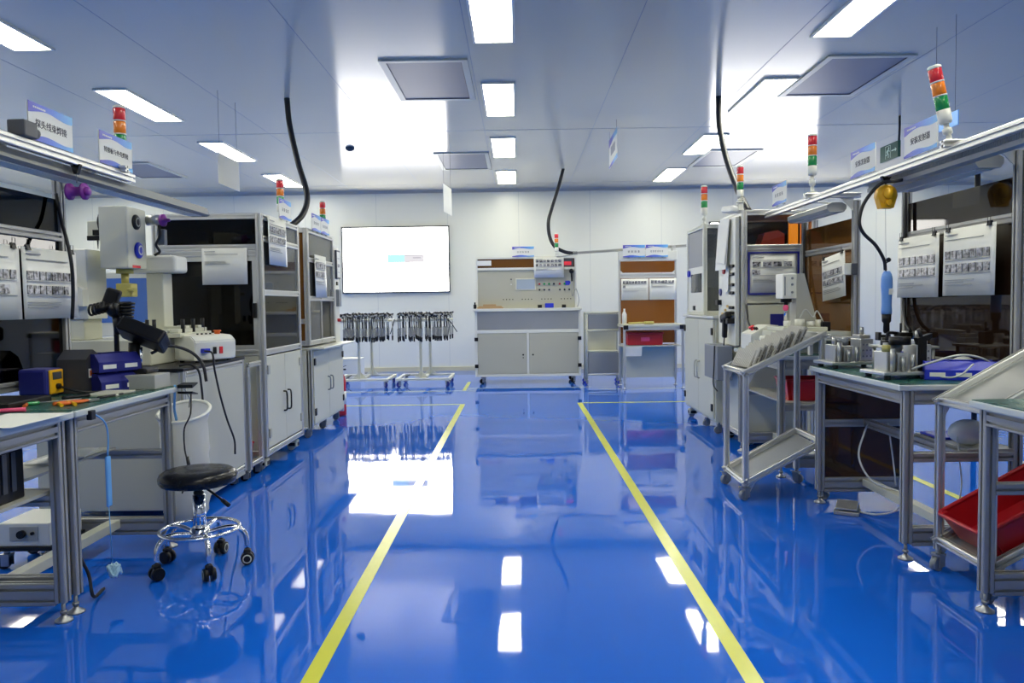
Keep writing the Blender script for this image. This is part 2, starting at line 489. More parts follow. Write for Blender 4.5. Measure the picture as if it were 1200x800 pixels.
# wall screens
def monitor(x0, x1, z0, z1, label, logo):
    t = thing('wall_screen', label, 'screen', ((x0 + x1) / 2, Y1 - .03, z0))
    f = MB(); b = .022
    f.box(x0, x1, Y1 - .05, Y1 - .002, z1 - b, z1); f.box(x0, x1, Y1 - .05, Y1 - .002, z0, z0 + b)
    f.box(x0, x0 + b, Y1 - .05, Y1 - .002, z0 + b, z1 - b); f.box(x1 - b, x1, Y1 - .05, Y1 - .002, z0 + b, z1 - b)
    f.build('bezel', 'darkgrey', t)
    s = MB().box(x0 + b, x1 - b, Y1 - .035, Y1 - .005, z0 + b, z1 - b).build('display', 'screen', t)
    if logo:
        pb = pbr('screen_block_blue', (.0, .0, .0), .5, emit=(.42, .78, 1.), emit_s=.95)
        pg = pbr('screen_block_grey', (.0, .0, .0), .5, emit=(.58, .56, .58), emit_s=1.)
        pd = pbr('screen_block_dark', (.0, .0, .0), .5, emit=(.4, .38, .42), emit_s=1.)
        cx, cz = -1.85, 1.878
        q = MB()
        q.box(cx - .3, cx - .02, Y1 - .037, Y1 - .0355, cz - .065, cz + .065, 0)
        q.box(cx - .02, cx + .3, Y1 - .037, Y1 - .0355, cz - .065, cz + .065, 1)
        q.box(cx - .01, cx + .3, Y1 - .0385, Y1 - .0372, cz + .045, cz + .065, 2)
        q.box(cx - .01, cx + .15, Y1 - .0385, Y1 - .0372, cz - .065, cz - .05, 2)
        q.box(cx + .12, cx + .25, Y1 - .0385, Y1 - .0372, cz - .0, cz + .02, 2)
        q.box(cx - .47, cx - .43, Y1 - .0385, Y1 - .0355, cz - .01, cz + .0, 1)
        q.build('screen_graphic', [pb, pg, pd], t)
monitor(-2.91, -1.12, 1.31, 2.41, 'large white wall screen with a small blue and grey banner in its middle', True)
monitor(3.17, 4.95, 1.31, 2.41, 'bright wall screen mostly hidden behind the right cabinets, only its corner showing', False)

# hoses and cables hanging from the ceiling
def hose(name, pts, r, label, cat, mat='cable'):
    return solo(name, MB().tube(pts, r, 10, smoothn=8), mat, label, cat)
hose('ceiling_hose', [(-2.08, 7.08, 3.0), (-2.06, 7.08, 2.75), (-1.97, 7.0, 2.4), (-1.87, 6.9, 2.1), (-1.86, 6.7, 1.9), (-1.93, 6.5, 1.765)], .026,
     'thick black hose dropping from the ceiling to the left rear cabinet', 'hose')
hose('ceiling_hose', [(.667, 11.0, 3.0), (.58, 10.7, 2.7), (.47, 10.4, 2.37), (.42, 10.3, 2.18), (.435, 10.3, 1.99), (.5, 10.3, 1.86), (.62, 10.3, 1.79), (.72, 10.3, 1.768), (.8, 10.3, 1.768)], .024,
     'thin black hose curving from the ceiling to the grey rail beside the console', 'hose')
hose('ceiling_hose', [(1.891, 7.26, 3.0), (1.885, 7.2, 2.7), (1.87, 6.9, 2.35), (1.83, 6.4, 2.0), (1.8, 6.0, 1.78)], .026,
     'thick black hose dropping from the ceiling into the right machine cabinet', 'hose')

# hanging boards
def board(loc, rz, w, h, label, band=False):
    t = thing('hanging_sign', label, 'hanging sign', loc, rz)
    MB().box(-w / 2, w / 2, -.003, .003, 0, h).build('sign_panel', 'paper', t, world=False)
    s = MB()
    for x in (-w * .42, w * .42): s.tube([(x, 0, h), (x, 0, 3.0 - loc[2])], .0015, 5)
    s.build('hanging_wires', 'darkgrey', t, world=False)
    if band:
        MB().prism([(-w/2, h), (w/2, h), (w/2, h*.8), (.02, h*.83), (-w/2, h*.72)], 'y', -.0045, -.0035).build('printed_band', 'band', t, world=False)
        MB().prism([(-w/2, 0), (w/2, 0), (w/2, h*.15), (0, h*.12), (-w/2, h*.06)], 'y', -.0045, -.0035).build('printed_band', 'band', t, world=False)
        MB().box(-w*.25, w*.25, -.0045, -.0035, h*.36, h*.66).build('printed_block', 'greyink', t, world=False)
    return t
board((-2.6, 7.0, 2.19), 1.57, .5, .27, 'plain pale lilac board hanging from the ceiling over the left cabinets')
board((-.76, 8.5, 2.1), PI / 2 - .12, .42, .3, 'white board hanging from the ceiling, seen almost edge on')
board((1.05, 8.38, 2.6), -PI / 2, .7, .31, 'white and blue sign hanging from the ceiling right of the middle', True)
t = thing('exit_sign', 'dark green exit sign with running figure and arrow hanging from the ceiling', 'exit sign', (4.0, 8.33, 2.58), -PI / 2)
MB().bbox(-.2, .2, -.015, .015, 0, .17, .004).build('sign_panel', pbr('exit_green', (.006, .06, .04), .3, emit=(.01, .12, .07), emit_s=.06), t, world=False)
mm = pbr('exit_pictogram', (.6, .75, .68), .4, emit=(.5, .8, .65), emit_s=.05)
e = MB()
e.box(-.075, -.07, -.0165, -.0155, .02, .15); e.box(.035, .04, -.0165, -.0155, .02, .15); e.box(-.075, .04, -.0165, -.0155, .148, .153)
e.cyl((.0, -.0165, .125), (.0, -.0155, .125), .012, seg=12)
for a, b_ in (((-.005, .11), (-.02, .075)), ((-.02, .075), (.005, .055)), ((.005, .055), (-.005, .028)), ((-.02, .075), (-.04, .055)), ((-.04, .055), (-.058, .06)), ((-.005, .108), (.022, .09)), ((-.005, .108), (-.035, .1)), ((-.035, .1), (-.045, .082))):
    e.tube([(a[0], -.016, a[1]), (b_[0], -.016, b_[1])], .006, 6)
e.box(.06, .14, -.0165, -.0155, .081, .093); e.prism([(.14, .065), (.17, .087), (.14, .109)], 'y', -.0165, -.0155)
e.build('pictogram', mm, t, world=False)
MB().tube([(.19, 0, .17), (.2, 0, .3), (.2, 0, .42)], .012, 8).build('conduit', 'cable', t, world=False)

t = thing('hanging_sign', 'small blue sign hanging behind the leaning signal tower', 'hanging sign', (2.97, 5.4, 2.26), -PI / 2)
MB().box(-.16, .16, -.004, .004, 0, .1).build('sign_panel', 'screwblue', t, world=False)
s = MB()
for x in (-.12, .12): s.tube([(x, 0, .1), (x, 0, 3.0 - 2.26)], .0015, 5)
s.build('hanging_wires', 'darkgrey', t, world=False)
t = thing('extraction_hood', 'silver hood on a black pole behind the right bench', 'extraction hood', (3.2, 5.4, 0))
MB().lathe([(.001, 0), (.14, 0), (.14, .012), (.012, .014), (.001, .014)], (3.2, 5.4, 0), 20).build('base', 'black', t)
MB().cyl((3.2, 5.4, .012), (3.2, 5.4, 1.99), .018).build('pole', 'cable', t)
MB().prism([(3.1, 1.985), (3.3, 1.985), (3.25, 2.06), (3.15, 2.06)], 'y', 5.3, 5.5).build('hood', 'steel', t)
MB().bbox(3.22, 3.25, 5.36, 5.4, 2.06, 2.14, .004).build('switch_box', 'white', t)
# ------------------------------------------------------------------ shared kinds
def sheet(w, h, loc, rz, label, rows=(5, 5), group=None, name='instruction_sheet', clips=0, tilt=0, frame=None, top=.32):
    """printed sheet in a clear sleeve; hangs in the XZ plane facing -Y, origin at its lower middle"""
    t = thing(name, label, 'instruction sheet', loc, rz, group)
    if tilt: t.rotation_euler = (0, tilt, rz)
    m = MB()
    # gently bowed sheet with thickness
    n = 10; vs = []; fs = []
    for yy in (0, .0016):
        for i in range(n + 1):
            u = i / n - .5
            for z, bow in ((0, .003), (h * .5, .001), (h, -.0005)):
                vs.append((u * w, yy + bow * math.cos(u * PI * 2.2), z))
    a = lambda l, i, j: l * (n + 1) * 3 + i * 3 + j
    for i in range(n):
        for jj in range(2):
            fs.append((a(0, i, jj), a(0, i + 1, jj), a(0, i + 1, jj + 1), a(0, i, jj + 1)))
            fs.append((a(1, i, jj), a(1, i, jj + 1), a(1, i + 1, jj + 1), a(1, i + 1, jj)))
        for jj in (0, 2):
            q = (a(0, i, jj), a(0, i + 1, jj), a(1, i + 1, jj), a(1, i, jj)); fs.append(q if jj == 2 else q[::-1])
    for i in (0, n):
        for jj in range(2): fs.append((a(0, i, jj), a(0, i, jj + 1), a(1, i, jj + 1), a(1, i, jj)))
    m.faces(vs, fs, 0, True)
    f = -.0065
    bb = lambda x0, x1, z0, z1, mi: m.box(x0, x1, f - .0004, f + .004, z0, z1, mi)
    z = h * .9
    bb(-w * .44, -w * .2, z, z + h * .015, 2)
    z = h * .83
    bb(-w * .44, w * .3, z, z + h * .008, 2)
    z = h * (1 - top) - h * .13
    R_ = random.Random(int(w * 1000) + len(label))
    for k in rows:
        x = -w * .44
        for q in range(k):
            ww = w * .86 / max(rows) * R_.uniform(.7, .92)
            bb(x, x + ww, z, z + h * .12, 1); x += w * .88 / max(rows)
        bb(-w * .44, w * .42, z - h * .03, z - h * .022, 2)
        z -= h * .2
    for q in range(3):
        z2 = z + h * .08 - q * h * .035
        if z2 > h * .04: bb(-w * .44, w * R_.uniform(-.1, .42), z2, z2 + h * .007, 2)
    m.build('printed_page', ['sleeve', 'photo', 'greyink'], t, world=False)
    if frame:
        g = MB(); b = .012
        g.box(-w/2 - b, w/2 + b, -.009, .004, h, h + b); g.box(-w/2 - b, w/2 + b, -.009, .004, -b, 0)
        g.box(-w/2 - b, -w/2, -.009, .004, 0, h); g.box(w/2, w/2 + b, -.009, .004, 0, h)
        g.build('frame', frame, t, world=False)
    for k in range(clips):
        x = (-.4 + .8 * k / max(1, clips - 1)) * w
        c = MB()
        c.prism([(-.009, h - .012), (.009, h - .012), (.002, h + .01), (-.002, h + .01)], 'x', x - .014, x + .014)
        c.tube([(x - .01, -.005, h - .005), (x - .01, -.006, h + .03), (x + .01, -.006, h + .03), (x + .01, -.005, h - .005)], .0012, 5)
        c.build('clip', 'black', t, world=False)
    return t

def station_sign(loc, rz, text, label, w=.28, h=.14, lines=1, size=None, group='station name signs'):
    t = thing('station_sign', label, 'sign', loc, rz, group)
    MB().box(-w/2, w/2, -.002, .003, 0, h).build('sign_panel', 'paper', t, world=False)
    N = 14
    up = [(-w/2 + w * i / N, h * (.755 + .06 * math.sin((i / N) * 2 * PI - .9) + .07 * i / N)) for i in range(N + 1)]
    lo = [(-w/2 + w * i / N, h * (.1 + .05 * math.sin((i / N) * 2 * PI - .6) + .07 * i / N)) for i in range(N + 1)]
    MB().prism(up + [(w/2, h), (-w/2, h)], 'y', -.0032, -.0021).build('printed_band', 'band', t, world=False)
    MB().prism([(-w/2, 0), (w/2, 0)] + lo[::-1], 'y', -.0032, -.0021).build('printed_band', 'band', t, world=False)
    q = MB()
    for i in range(7): q.box(-w*.4 + i * w * .04, -w*.4 + i * w * .04 + w * .028, -.0038, -.0032, h * .86, h * .91)
    q.build('small_print', 'paper', t, world=False)
    if isinstance(text, int):                     # print too small to read: rows of fine strokes
        R_ = random.Random(len(label)); q = MB(); n = text; cw = w * .6 / n
        for i in range(n):
            x = -w * .3 + cw * i
            for k in range(3): q.box(x + cw * .1, x + cw * R_.uniform(.6, .85), -.0038, -.0032, h * (.4 + .06 * k), h * (.415 + .06 * k))
            xx = x + cw * R_.uniform(.3, .6); q.box(xx, xx + cw * .12, -.0038, -.0032, h * .39, h * .55)
        q.build('lettering', 'ink', t, world=False)
    elif text:
        size = size or min(h * .24, w * .75 / len(text))
        tm = text_mb(text, size)
        bmesh.ops.translate(tm.bm, verts=tm.bm.verts[:], vec=(0, -.0026, h * .46))
        tm.build('lettering', 'ink', t, world=False)
    each(t, 'bracket', 'clear', [(lambda m, x=x: m.box(x - w*.05, x + w*.05, .003, .012, -.01, .03)) for x in (-w*.25, w*.25)], False)
    return t

def tower(loc, label, h=.24, r=.027, rot=(0, 0, 0), foot=.07, name='signal_tower'):
    """three-colour stack light on a folding foot"""
    t = thing(name, label, 'signal light', loc, 0, 'three-colour signal towers', rot)
    MB().lathe([(.001, 0), (.03, 0), (.03, .012), (.012, .016), (.011, foot * .45), (.019, foot * .5), (.019, foot * .75), (.011, foot * .8), (.011, foot), (.001, foot)], seg=14).build('foot', 'white', t, world=False)
    z = foot; k = h / 4.1
    MB().lathe([(.001, z), (r * .8, z), (r, z + .012), (r, z + k), (.001, z + k)], seg=18).build('housing', 'white', t, world=False)
    z += k
    for nm, m in (('green_lens', 'green_lens'), ('amber_lens', 'amber_lens'), ('red_lens', 'red_lens')):
        MB().lathe([(r * .9, z), (r * .99, z + .003), (r * .99, z + k - .004), (r * .9, z + k - .001)], seg=18).build(nm, m, t, world=False)
        MB().lathe([(r * .9, z + k - .002), (r * 1.02, z + k - .003), (r * 1.02, z + k + .003), (r * .9, z + k + .002)], seg=18).build('ring', 'white', t, world=False)
        z += k
    MB().lathe([(r * 1.02, z), (r * 1.0, z + .006), (r * .7, z + .012), (.001, z + .013)], seg=18).build('top_cap', 'white', t, world=False)
    return t

def each(parent, name, mat, makers, world=True):
    for mk in makers:
        m = MB(); mk(m); m.build(name, mat, parent, world=world)

def caster(t, x, y, r=.03, mat='black', ang=0., pale=False, ztop=None):
    """swivel castor touching the floor (world coordinates)"""
    ztop = ztop or 2 * r + .03
    c = MB()
    c.cyl((x, y, 2 * r + .012), (x, y, ztop), .012, seg=10)
    dx, dy = math.cos(ang), math.sin(ang)
    if pale:
        c.bbox(x - .04, x + .04, y - .035, y + .035, r * .9, 2 * r + .018, .008)
    else:
        for s in (-1, 1): c.obox((x - dy * s * .016, y + dx * s * .016, r * 1.35), (.035, .004, r * 1.6), (0, 0, ang))
        c.obox((x, y, 2 * r + .008), (.04, .04, .01), (0, 0, ang))
    ca = c.build('caster', 'offwhite' if pale else 'steel', t)
    w = MB(); ox = .012
    cx, cy = x - dx * ox, y - dy * ox
    w.cyl((cx - dy * -.012, cy + dx * -.012, r), (cx + dy * -.012, cy - dx * -.012, r), r, seg=18)
    w.build('wheel', mat, ca)
    if pale:
        b = MB().obox((x, y - .036, r * 1.6), (.05, .004, .025)).obox((x + (.041 if x < 0 else -.041), y, r * 1.6), (.004, .045, .025))
        b.build('caster_label', 'black', ca)
    return ca

def level_foot(leg, x, y, h=.07):
    f = MB()
    f.cyl((x, y, .015), (x, y, h + .002), .007, seg=10)
    f.lathe([(.001, 0), (.03, 0), (.03, .006), (.012, .016), (.009, .022), (.001, .022)], (x, y, 0), 16)
    f.cyl((x, y, .03), (x, y, .038), .013, seg=6)
    f.build('foot', 'steel', leg)

def bench(label, s, y0, y1, zt=.745, posts=(True, True), panel=None, shelf=(1.87, 2.08), endpanel=None, mid_upper=False, shelf_y=None, group='aluminium frame workbenches'):
    """aluminium-profile workbench against the side lane; s = -1 left, +1 right"""
    t = thing('workbench', label, 'workbench', (s * 1.85, (y0 + y1) / 2, 0), 0, group)
    xa, xb = s * 1.625, s * 2.08
    top = MB()
    top.bbox(s * 1.575, s * 2.12, y0, y1, zt - .028, zt - .003, .005, 0)
    top.box(s * 1.581, s * 2.115, y0 + .006, y1 - .006, zt - .004, zt, 1)
    top.build('tabletop', ['edge', 'green_mat'], t)
    ya, yb = y0 + .035, y1 - .03
    zl = zt - .028
    for x, rear in ((xa, 0), (xb, 1)):
        for i, y in enumerate((ya, yb)):
            hi = 1.7 if rear and posts[i] else zl
            if hi > 1:
                l = MB().beam((x, y, .07), (x, y, hi), .04, .04)
                l.box(x - .02, x + .02, y - .02, y + .02, hi, hi + .004)
            else: l = MB().beam((x, y, .07), (x, y, hi), .04, .04)
            lg = l.build('leg', 'alu_dull', t); level_foot(lg, x, y)
    r = lambda a, b, w=.04, h=.04, side=None: MB().beam(a, b, w, h, side=side).build('rail', 'alu_dull', t)
    zr = zl - .03
    r((xa, ya + .02, zr), (xa, yb - .02, zr), .04, .06, (1, 0, 0)); r((xb, ya + .02, zr), (xb, yb - .02, zr), .04, .06, (1, 0, 0))
    i_, o_ = sorted((xa, xb)); 
    for y in (ya, yb):
        r((i_ + .02, y, zr), (o_ - .02, y, zr), .04, .06, (0, 1, 0))
        r((i_ + .02, y, .1), (o_ - .02, y, .1), .04, .08, (0, 1, 0))
        r((i_ + .02, y, .435), (o_ - .02, y, .435), .04, .04, (0, 1, 0))
    MB().bbox(s * 1.845, s * 1.895, ya + .02, yb - .02, .095, .135, .003).build('stretcher', 'offwhite', t)
    if mid_upper: r((s * 1.87, ya + .02, .435), (s * 1.87, yb - .02, .435), .04, .04)
    if shelf:
        a, b = s * shelf[0], s * shelf[1]
        sy = shelf_y or (ya - .01, yb + .01)
        MB().box(a, b, sy[0], sy[1], .4555, .466).build('shelf', 'grey', t)
    if posts[0] and posts[1]:
        r((xb, ya + .02, 1.43), (xb, yb - .02, 1.43), .04, .04)
        r((xb, ya + .02, .79), (xb, yb - .02, .79), .04, .04)
        p = panel or 'smoke'
        MB().box(xb - .003, xb + .003, ya + .02, yb - .02, .81, 1.41).build('back_panel', p, t)
        MB().box(xb - .003, xb + .003, ya + .02, yb - .02, 1.45, 1.6).build('back_panel', p, t)
    if endpanel:
        MB().box(i_ + .02, o_ - .02, yb - .003, yb + .003, .14, .415).build('end_panel', endpanel, t)
        MB().box(i_ + .02, o_ - .02, yb - .003, yb + .003, .455, zr - .03).build('end_panel', endpanel, t)
    return t

def gantry(label, s, y0, y1, arms, duct=None, led=None, z=1.71):
    t = thing('overhead_gantry', label, 'overhead rail', (s * 1.8, (y0 + y1) / 2, z), 0)
    MB().beam((s * 1.8, y0, z), (s * 1.8, y1, z), .03, .04, side=(1, 0, 0)).build('rail', 'alu', t)
    for y in arms:
        a, b = sorted((s * 1.76, s * 2.1))
        MB().beam((a, y, z + .025), (b, y, z + .025), .04, .03, side=(0, 1, 0)).build('arm', 'alu', t)
        MB().prism([(s * 2.06, z + .01), (s * 1.98, z + .01), (s * 2.06, z - .07)], 'y', y - .003, y + .003).build('gusset', 'alu', t)
    if duct:
        d = MB(); xa, xb = s * 1.85, s * 1.9
        d.box(xa, xb, duct[0], duct[1], z - .05, z - .03)
        n = int((duct[1] - duct[0]) / .014)
        for k in range(n):
            y = duct[0] + .014 * k
            d.box(xa, xa + s * .003, y, y + .008, z - .03, z + .025); d.box(xb - s * .003, xb, y, y + .008, z - .03, z + .025)
        d.box(xa, xb, duct[0], duct[1], z + .025, z + .03)
        d.build('wiring_duct', 'grey', t)
    if led:
        xa, xb = s * 1.79, s * 1.93
        l = MB().prism([(xa, z - .055), (xa, z - .085), (s * 1.81, z - .1), (s * 1.91, z - .1), (xb, z - .085), (xb, z - .055), (s * 1.9, z - .04), (s * 1.82, z - .04)], 'y', led[0], led[1])
        lm = l.build('light_housing', 'offwhite', t)
        MB().box(s * 1.83, s * 1.89, led[0] + .05, led[1] - .05, z - .104, z - .1).build('light_diffuser', 'paper', lm)
        for y in (led[0] + .15, led[1] - .15):
            MB().box(s * 1.85, s * 1.87, y - .01, y + .01, z - .045, z - .0).build('hanger', 'alu', t)
    return t

def tall_cabinet_frame(t, x0, x1, y0, y1, zb, zt, cross_y=(), p=.04, mat='alu'):
    """four posts and the top and bottom rails of a cabinet built from profiles; cross_y: z heights of extra rails all round"""
    h = p / 2
    for x in (x0 + h, x1 - h):
        for y in (y0 + h, y1 - h): MB().beam((x, y, zb), (x, y, zt), p, p).build('post', mat, t)
    for z in (zb + h, zt - h, *cross_y):
        for x in (x0 + h, x1 - h): MB().beam((x, y0 + p, z), (x, y1 - p, z), p, p).build('rail', mat, t)
        for y in (y0 + h, y1 - h): MB().beam((x0 + p, y, z), (x1 - p, y, z), p, p).build('rail', mat, t)

def pull(t, x, y, z, h=.13, s=1, mat='black'):
    """bar handle on a face at x, standing off towards s"""
    MB().tube([(x, y, z - h/2), (x + s * .022, y, z - h/2 + .008), (x + s * .025, y, z), (x + s * .022, y, z + h/2 - .008), (x, y, z + h/2)], .006, 8, smoothn=4).build('handle', mat, t)

def hinge(t, x, y, z, mat='black', s=1):
    MB().bbox(x, x + s * .012, y - .02, y + .02, z - .03, z + .03, .003).build('hinge', mat, t)

# ------------------------------------------------------------------ left row
bench('aluminium frame workbench at the left edge with papers on its corner', -1, 1.5, 2.69, posts=(True, False), shelf=(1.66, 2.08))
bench('aluminium frame workbench with blue soldering station and green mat', -1, 2.7, 3.53, panel='smoke', mid_upper=False)
g = MB()
gantry('overhead aluminium rail with light bar above the left workbenches', -1, 1.4, 3.62, (3.5,), duct=(1.4, 2.82))
lb = MB().prism([(-1.83, 1.69), (-1.815, 1.65), (-1.83, 1.64), (-1.92, 1.64), (-1.94, 1.65), (-1.92, 1.69)], 'y', 1.6, 4.56)
t = thing('light_bar', 'long grey overhead light bar reaching from the left bench to the tall cabinet', 'light bar', (-1.81, 3.3, 1.645))
lb.build('housing', pbr('lamp_bar_metal', (.26, .27, .26), .45, .3), t)
MB().box(-1.91, -1.84, 1.7, 4.5, 1.636, 1.64).build('diffuser', 'paper', t)
for y in (2.0, 3.3): MB().box(-1.86, -1.81, y, y + .02, 1.685, 1.71).build('hanger', 'alu_dull', t)
solo('drive_motor', MB().bbox(-1.83, -1.765, 2.78, 2.86, 1.73, 1.79, .006).cyl((-1.8, 2.86, 1.76), (-1.8, 2.9, 1.76), .02), 'darkgrey',
     'small dark block on the left overhead rail beside the first sign', 'rail fitting')
station_sign((-1.795, 2.99, 1.735), PI / 2, '探头线束焊接', 'white and blue station sign over the left bench, nearer of two there')
station_sign((-1.795, 3.47, 1.735), PI / 2, '转接板与外壳焊接', 'white and blue station sign in front of the left overhead signal tower')
tower((-1.85, 3.62, 1.735), 'signal tower on the left overhead rail behind the second sign', h=.25, foot=.06)

# hanging spool
t = thing('spring_balancer', 'purple reel hanging from the left overhead rail', 'tool balancer', (-1.8, 3.16, 1.6))
MB().lathe([(.001, -.035), (.034, -.035), (.034, -.025), (.02, -.022), (.02, .022), (.034, .025), (.034, .035), (.001, .035)], (-1.8, 3.16, 1.585), 20, axis='x').build('reel', 'purple', t)
MB().lathe([(.001, -.0), (.018, 0), (.018, .02), (.001, .02)], (-1.77, 3.16, 1.585), 14, axis='x').build('hub', 'purple', t)
MB().tube([(-1.8, 3.16, 1.62), (-1.8, 3.16, 1.66), (-1.8, 3.155, 1.695)], .003, 6).build('hook', 'steel', t)
MB().prism([(-1.82, 1.695), (-1.78, 1.695), (-1.794, 1.655), (-1.806, 1.655)], 'y', 3.15, 3.17).build('clamp', 'black', t)
solo('hanging_cable', MB().tube([(-2.055, 3.44, 1.62), (-2.03, 3.43, 1.5), (-1.99, 3.4, 1.4), (-1.975, 3.4, 1.3), (-1.985, 3.42, 1.18), (-2.0, 3.43, 1.06)], .008, 8, smoothn=6), 'cable',
     'black cable hanging down the post beside the left instruction sheets', 'cable')

# instruction sheets on the left bench
sheet(.39, .3, (-2.035, 3.345, 1.065), PI / 2, 'printed instruction sheet in a clear sleeve on the left bench, nearer the post', (8, 7), clips=2, group='left bench instruction sheets')
sheet(.39, .3, (-2.035, 2.94, 1.065), PI / 2, 'printed instruction sheet cut off by the left edge of the view', (8, 7), clips=2, group='left bench instruction sheets')

# soldering station
t = thing('soldering_station', 'dark blue soldering station with yellow front on the left bench', 'soldering station', (-1.98, 3.17, .745))
MB().bbox(-2.05, -1.93, 3.11, 3.23, .748, .86, .012).build('body', 'deepblue', t)
f = MB().bbox(-1.932, -1.922, 3.125, 3.215, .755, .855, .004).build('front_panel', 'yellow', t)
MB().bbox(-1.923, -1.919, 3.14, 3.2, .815, .845, .001).build('display', 'darkgrey', f)
MB().cyl((-1.923, 3.17, .785), (-1.91, 3.17, .785), .012).build('socket', 'black', f)
MB().tube([(-1.915, 3.17, .785), (-1.86, 3.16, .77), (-1.8, 3.2, .755), (-1.75, 3.3, .753)], .005, 8, smoothn=5).build('cord', 'cable', t)
# grey tool pouch behind
t = thing('tool_cover', 'grey translucent plastic hood between the soldering station and the blue bins', 'plastic hood', (-1.9, 3.3, .745))
MB().prism([(3.22, .746), (3.36, .746), (3.375, .84), (3.345, .9), (3.29, .93), (3.235, .89)], 'x', -1.96, -1.835).build('hood', pbr('grey_hood', (.055, .055, .06), .3), t)
o = MB().bbox(-1.835, -1.832, 3.25, 3.29, .81, .85, .001, 0).box(-1.8325, -1.8312, 3.255, 3.285, .818, .842, 1).build('sticker', ['paper', 'orange'], t)

# stacked blue parts bins
def bin_stack(loc, rz, label, name='parts_bin', mat='blue', n=2):
    t = thing(name, label, 'parts bin', loc, rz)
    w, d, h = .1 * n, .14, .08
    b = MB(); th = .004
    b.box(-w/2, w/2, -d/2, d/2, 0, th)
    b.box(-w/2, w/2, d/2 - th, d/2, 0, h)
    b.prism([(-d/2, 0), (-d/2, h * .55), (-d/2 + .03, h), (-d/2 + .03 + th, h), (-d/2 + th, h * .5), (-d/2 + th, 0)], 'x', -w/2, w/2)
    for k in range(n + 1):
        x = -w/2 + k * (w - th) / n
        b.prism([(-d/2, 0), (d/2, 0), (d/2, h), (-d/2 + .03, h), (-d/2, h * .55)], 'x', x, x + th)
    b.build('bin', mat, t, world=False)
    for k in range(n):
        x = -w/2 + (k + .5) * w / n
        MB().obox((x, -d/2 - .0005, h * .3), (w / n * .6, .001, .018)).build('label_card', 'paper', t, world=False)
    return t
bin_stack((-1.79, 3.36, .7455), PI / 2 - .5, 'dark blue twin parts bin at the bottom of the left bench stack', mat='deepblue')
bin_stack((-1.8, 3.365, .8305), PI / 2 - .5, 'dark blue twin parts bin on top of the left bench stack', mat='deepblue')
solo('bin_support', MB().box(-1.87, -1.862, 3.3, 3.31, .805, .8305).box(-1.74, -1.732, 3.4, 3.41, .805, .8305).box(-1.85, -1.842, 3.43, 3.44, .805, .8305), 'black',
     'black spacer pegs between the two stacked blue bins', 'bin spacer')
solo('parts_tray', MB().bbox(-1.76, -1.6, 3.35, 3.5, .7455, .81, .004), 'grey', 'pale box with a dark blue rim at the end of the left bench', 'parts box')
solo('cleaning_plate', MB().bbox(-1.77, -1.64, 3.1, 3.26, .7455, .757, .003), 'offwhite', 'flat white plate lying on the green mat near the bins', 'plate')

# fume absorber with black hood on a stand
t = thing('fume_extractor', 'black fume extractor with tilted square hood on the left bench', 'fume extractor', (-1.72, 3.43, .745))
MB().bbox(-1.79, -1.66, 3.4, 3.52, .8105, .835, .008).build('base', 'black', t)
MB().cyl((-1.74, 3.46, .83), (-1.74, 3.46, .95), .03, .024).build('column', 'black', t)
MB().cyl((-1.7, 3.43, .83), (-1.695, 3.43, .93), .006).build('rod', 'chrome', t)
h_ = MB(); h_.bbox(-.105, .105, -.06, .06, -.035, .035, .012)
q = MB(); q.join(h_, Matrix.Translation((-1.69, 3.45, .985)) @ Euler((math.radians(-32), math.radians(22), math.radians(0))).to_matrix().to_4x4())
q.build('hood', 'black', t)
MB().tube([(-1.66, 3.45, .9), (-1.6, 3.5, .93), (-1.52, 3.54, .9), (-1.47, 3.55, .84), (-1.455, 3.55, .76)], .007, 8, smoothn=6).build('hose', 'cable', t)

# loose hand tools on the mat
def pliers(loc, rz, mat, label, l=.19):
    t = thing('hand_tool', label, 'pliers', loc, rz)
    for s in (-1, 1):
        MB().tube([(-l * .55, s * .022, .007), (-l * .2, s * .02, .008), (0, s * .004, .008)], lambda u: .007 - .002 * u, 8, smoothn=5).build('handle', mat, t, world=False)
    j = MB().cyl((0, 0, .002), (0, 0, .013), .01, seg=12)
    j.prism([(-.004, -.009), (.045, -.002), (.045, .002), (-.004, .009)], 'z', .003, .012)
    j.build('jaws', 'steel', t, world=False)
    return t
pliers((-1.73, 2.88, .745), 2.3, 'yellow', 'hand pliers with yellow and orange handles near the bench edge')
pliers((-1.87, 2.86, .745), 2.0, 'orange', 'hand pliers with orange handles in front of the soldering station')
pliers((-1.66, 2.93, .745), 1.1, 'orange', 'hand pliers with orange handles at the front edge of the mat', .22)
def stick(a, b, r, mat, label, name, cat):
    d = Vector(b) - Vector(a); a_ = Vector(a)
    t = thing(name, label, cat, a)
    MB().tube([a, a_ + d * .1, a_ + d * .5], lambda u: r * (1 - .25 * u), 8).build('handle', mat, t)
    MB().cyl(a_ + d * .5, b, r * .35, r * .25, seg=8).build('shaft', 'steel', t)
    return t
stick((-1.9, 2.74, .755), (-1.72, 2.99, .752), .009, 'green_lens', 'screwdriver with a green handle lying across the left bench mat', 'screwdriver', 'screwdriver')
stick((-1.66, 3.0, .753), (-1.62, 3.3, .752), .006, 'black', 'thin black handled tweezers pointing along the left bench', 'tweezers', 'tweezers')
stick((-1.8, 3.0, .754), (-1.7, 3.2, .754), .008, 'black', 'black soldering iron resting behind the pliers', 'soldering_iron', 'soldering iron')
solo('paper_sheet', MB().box(-1.76, -1.54, 2.3, 2.62, .7455, .7475), 'paper', 'white paper sheet overhanging the near corner of the left bench', 'paper')
solo('marker_pen', MB().cyl((-1.86, 2.62, .753), (-1.74, 2.68, .753), .008, seg=12), 'pink', 'pink pen lying at the far left on the bench', 'pen')
solo('notebook', MB().bbox(-2.03, -1.83, 2.72, 2.98, .7455, .77, .004), 'black', 'black case on the bench in front of the dark panel', 'case')

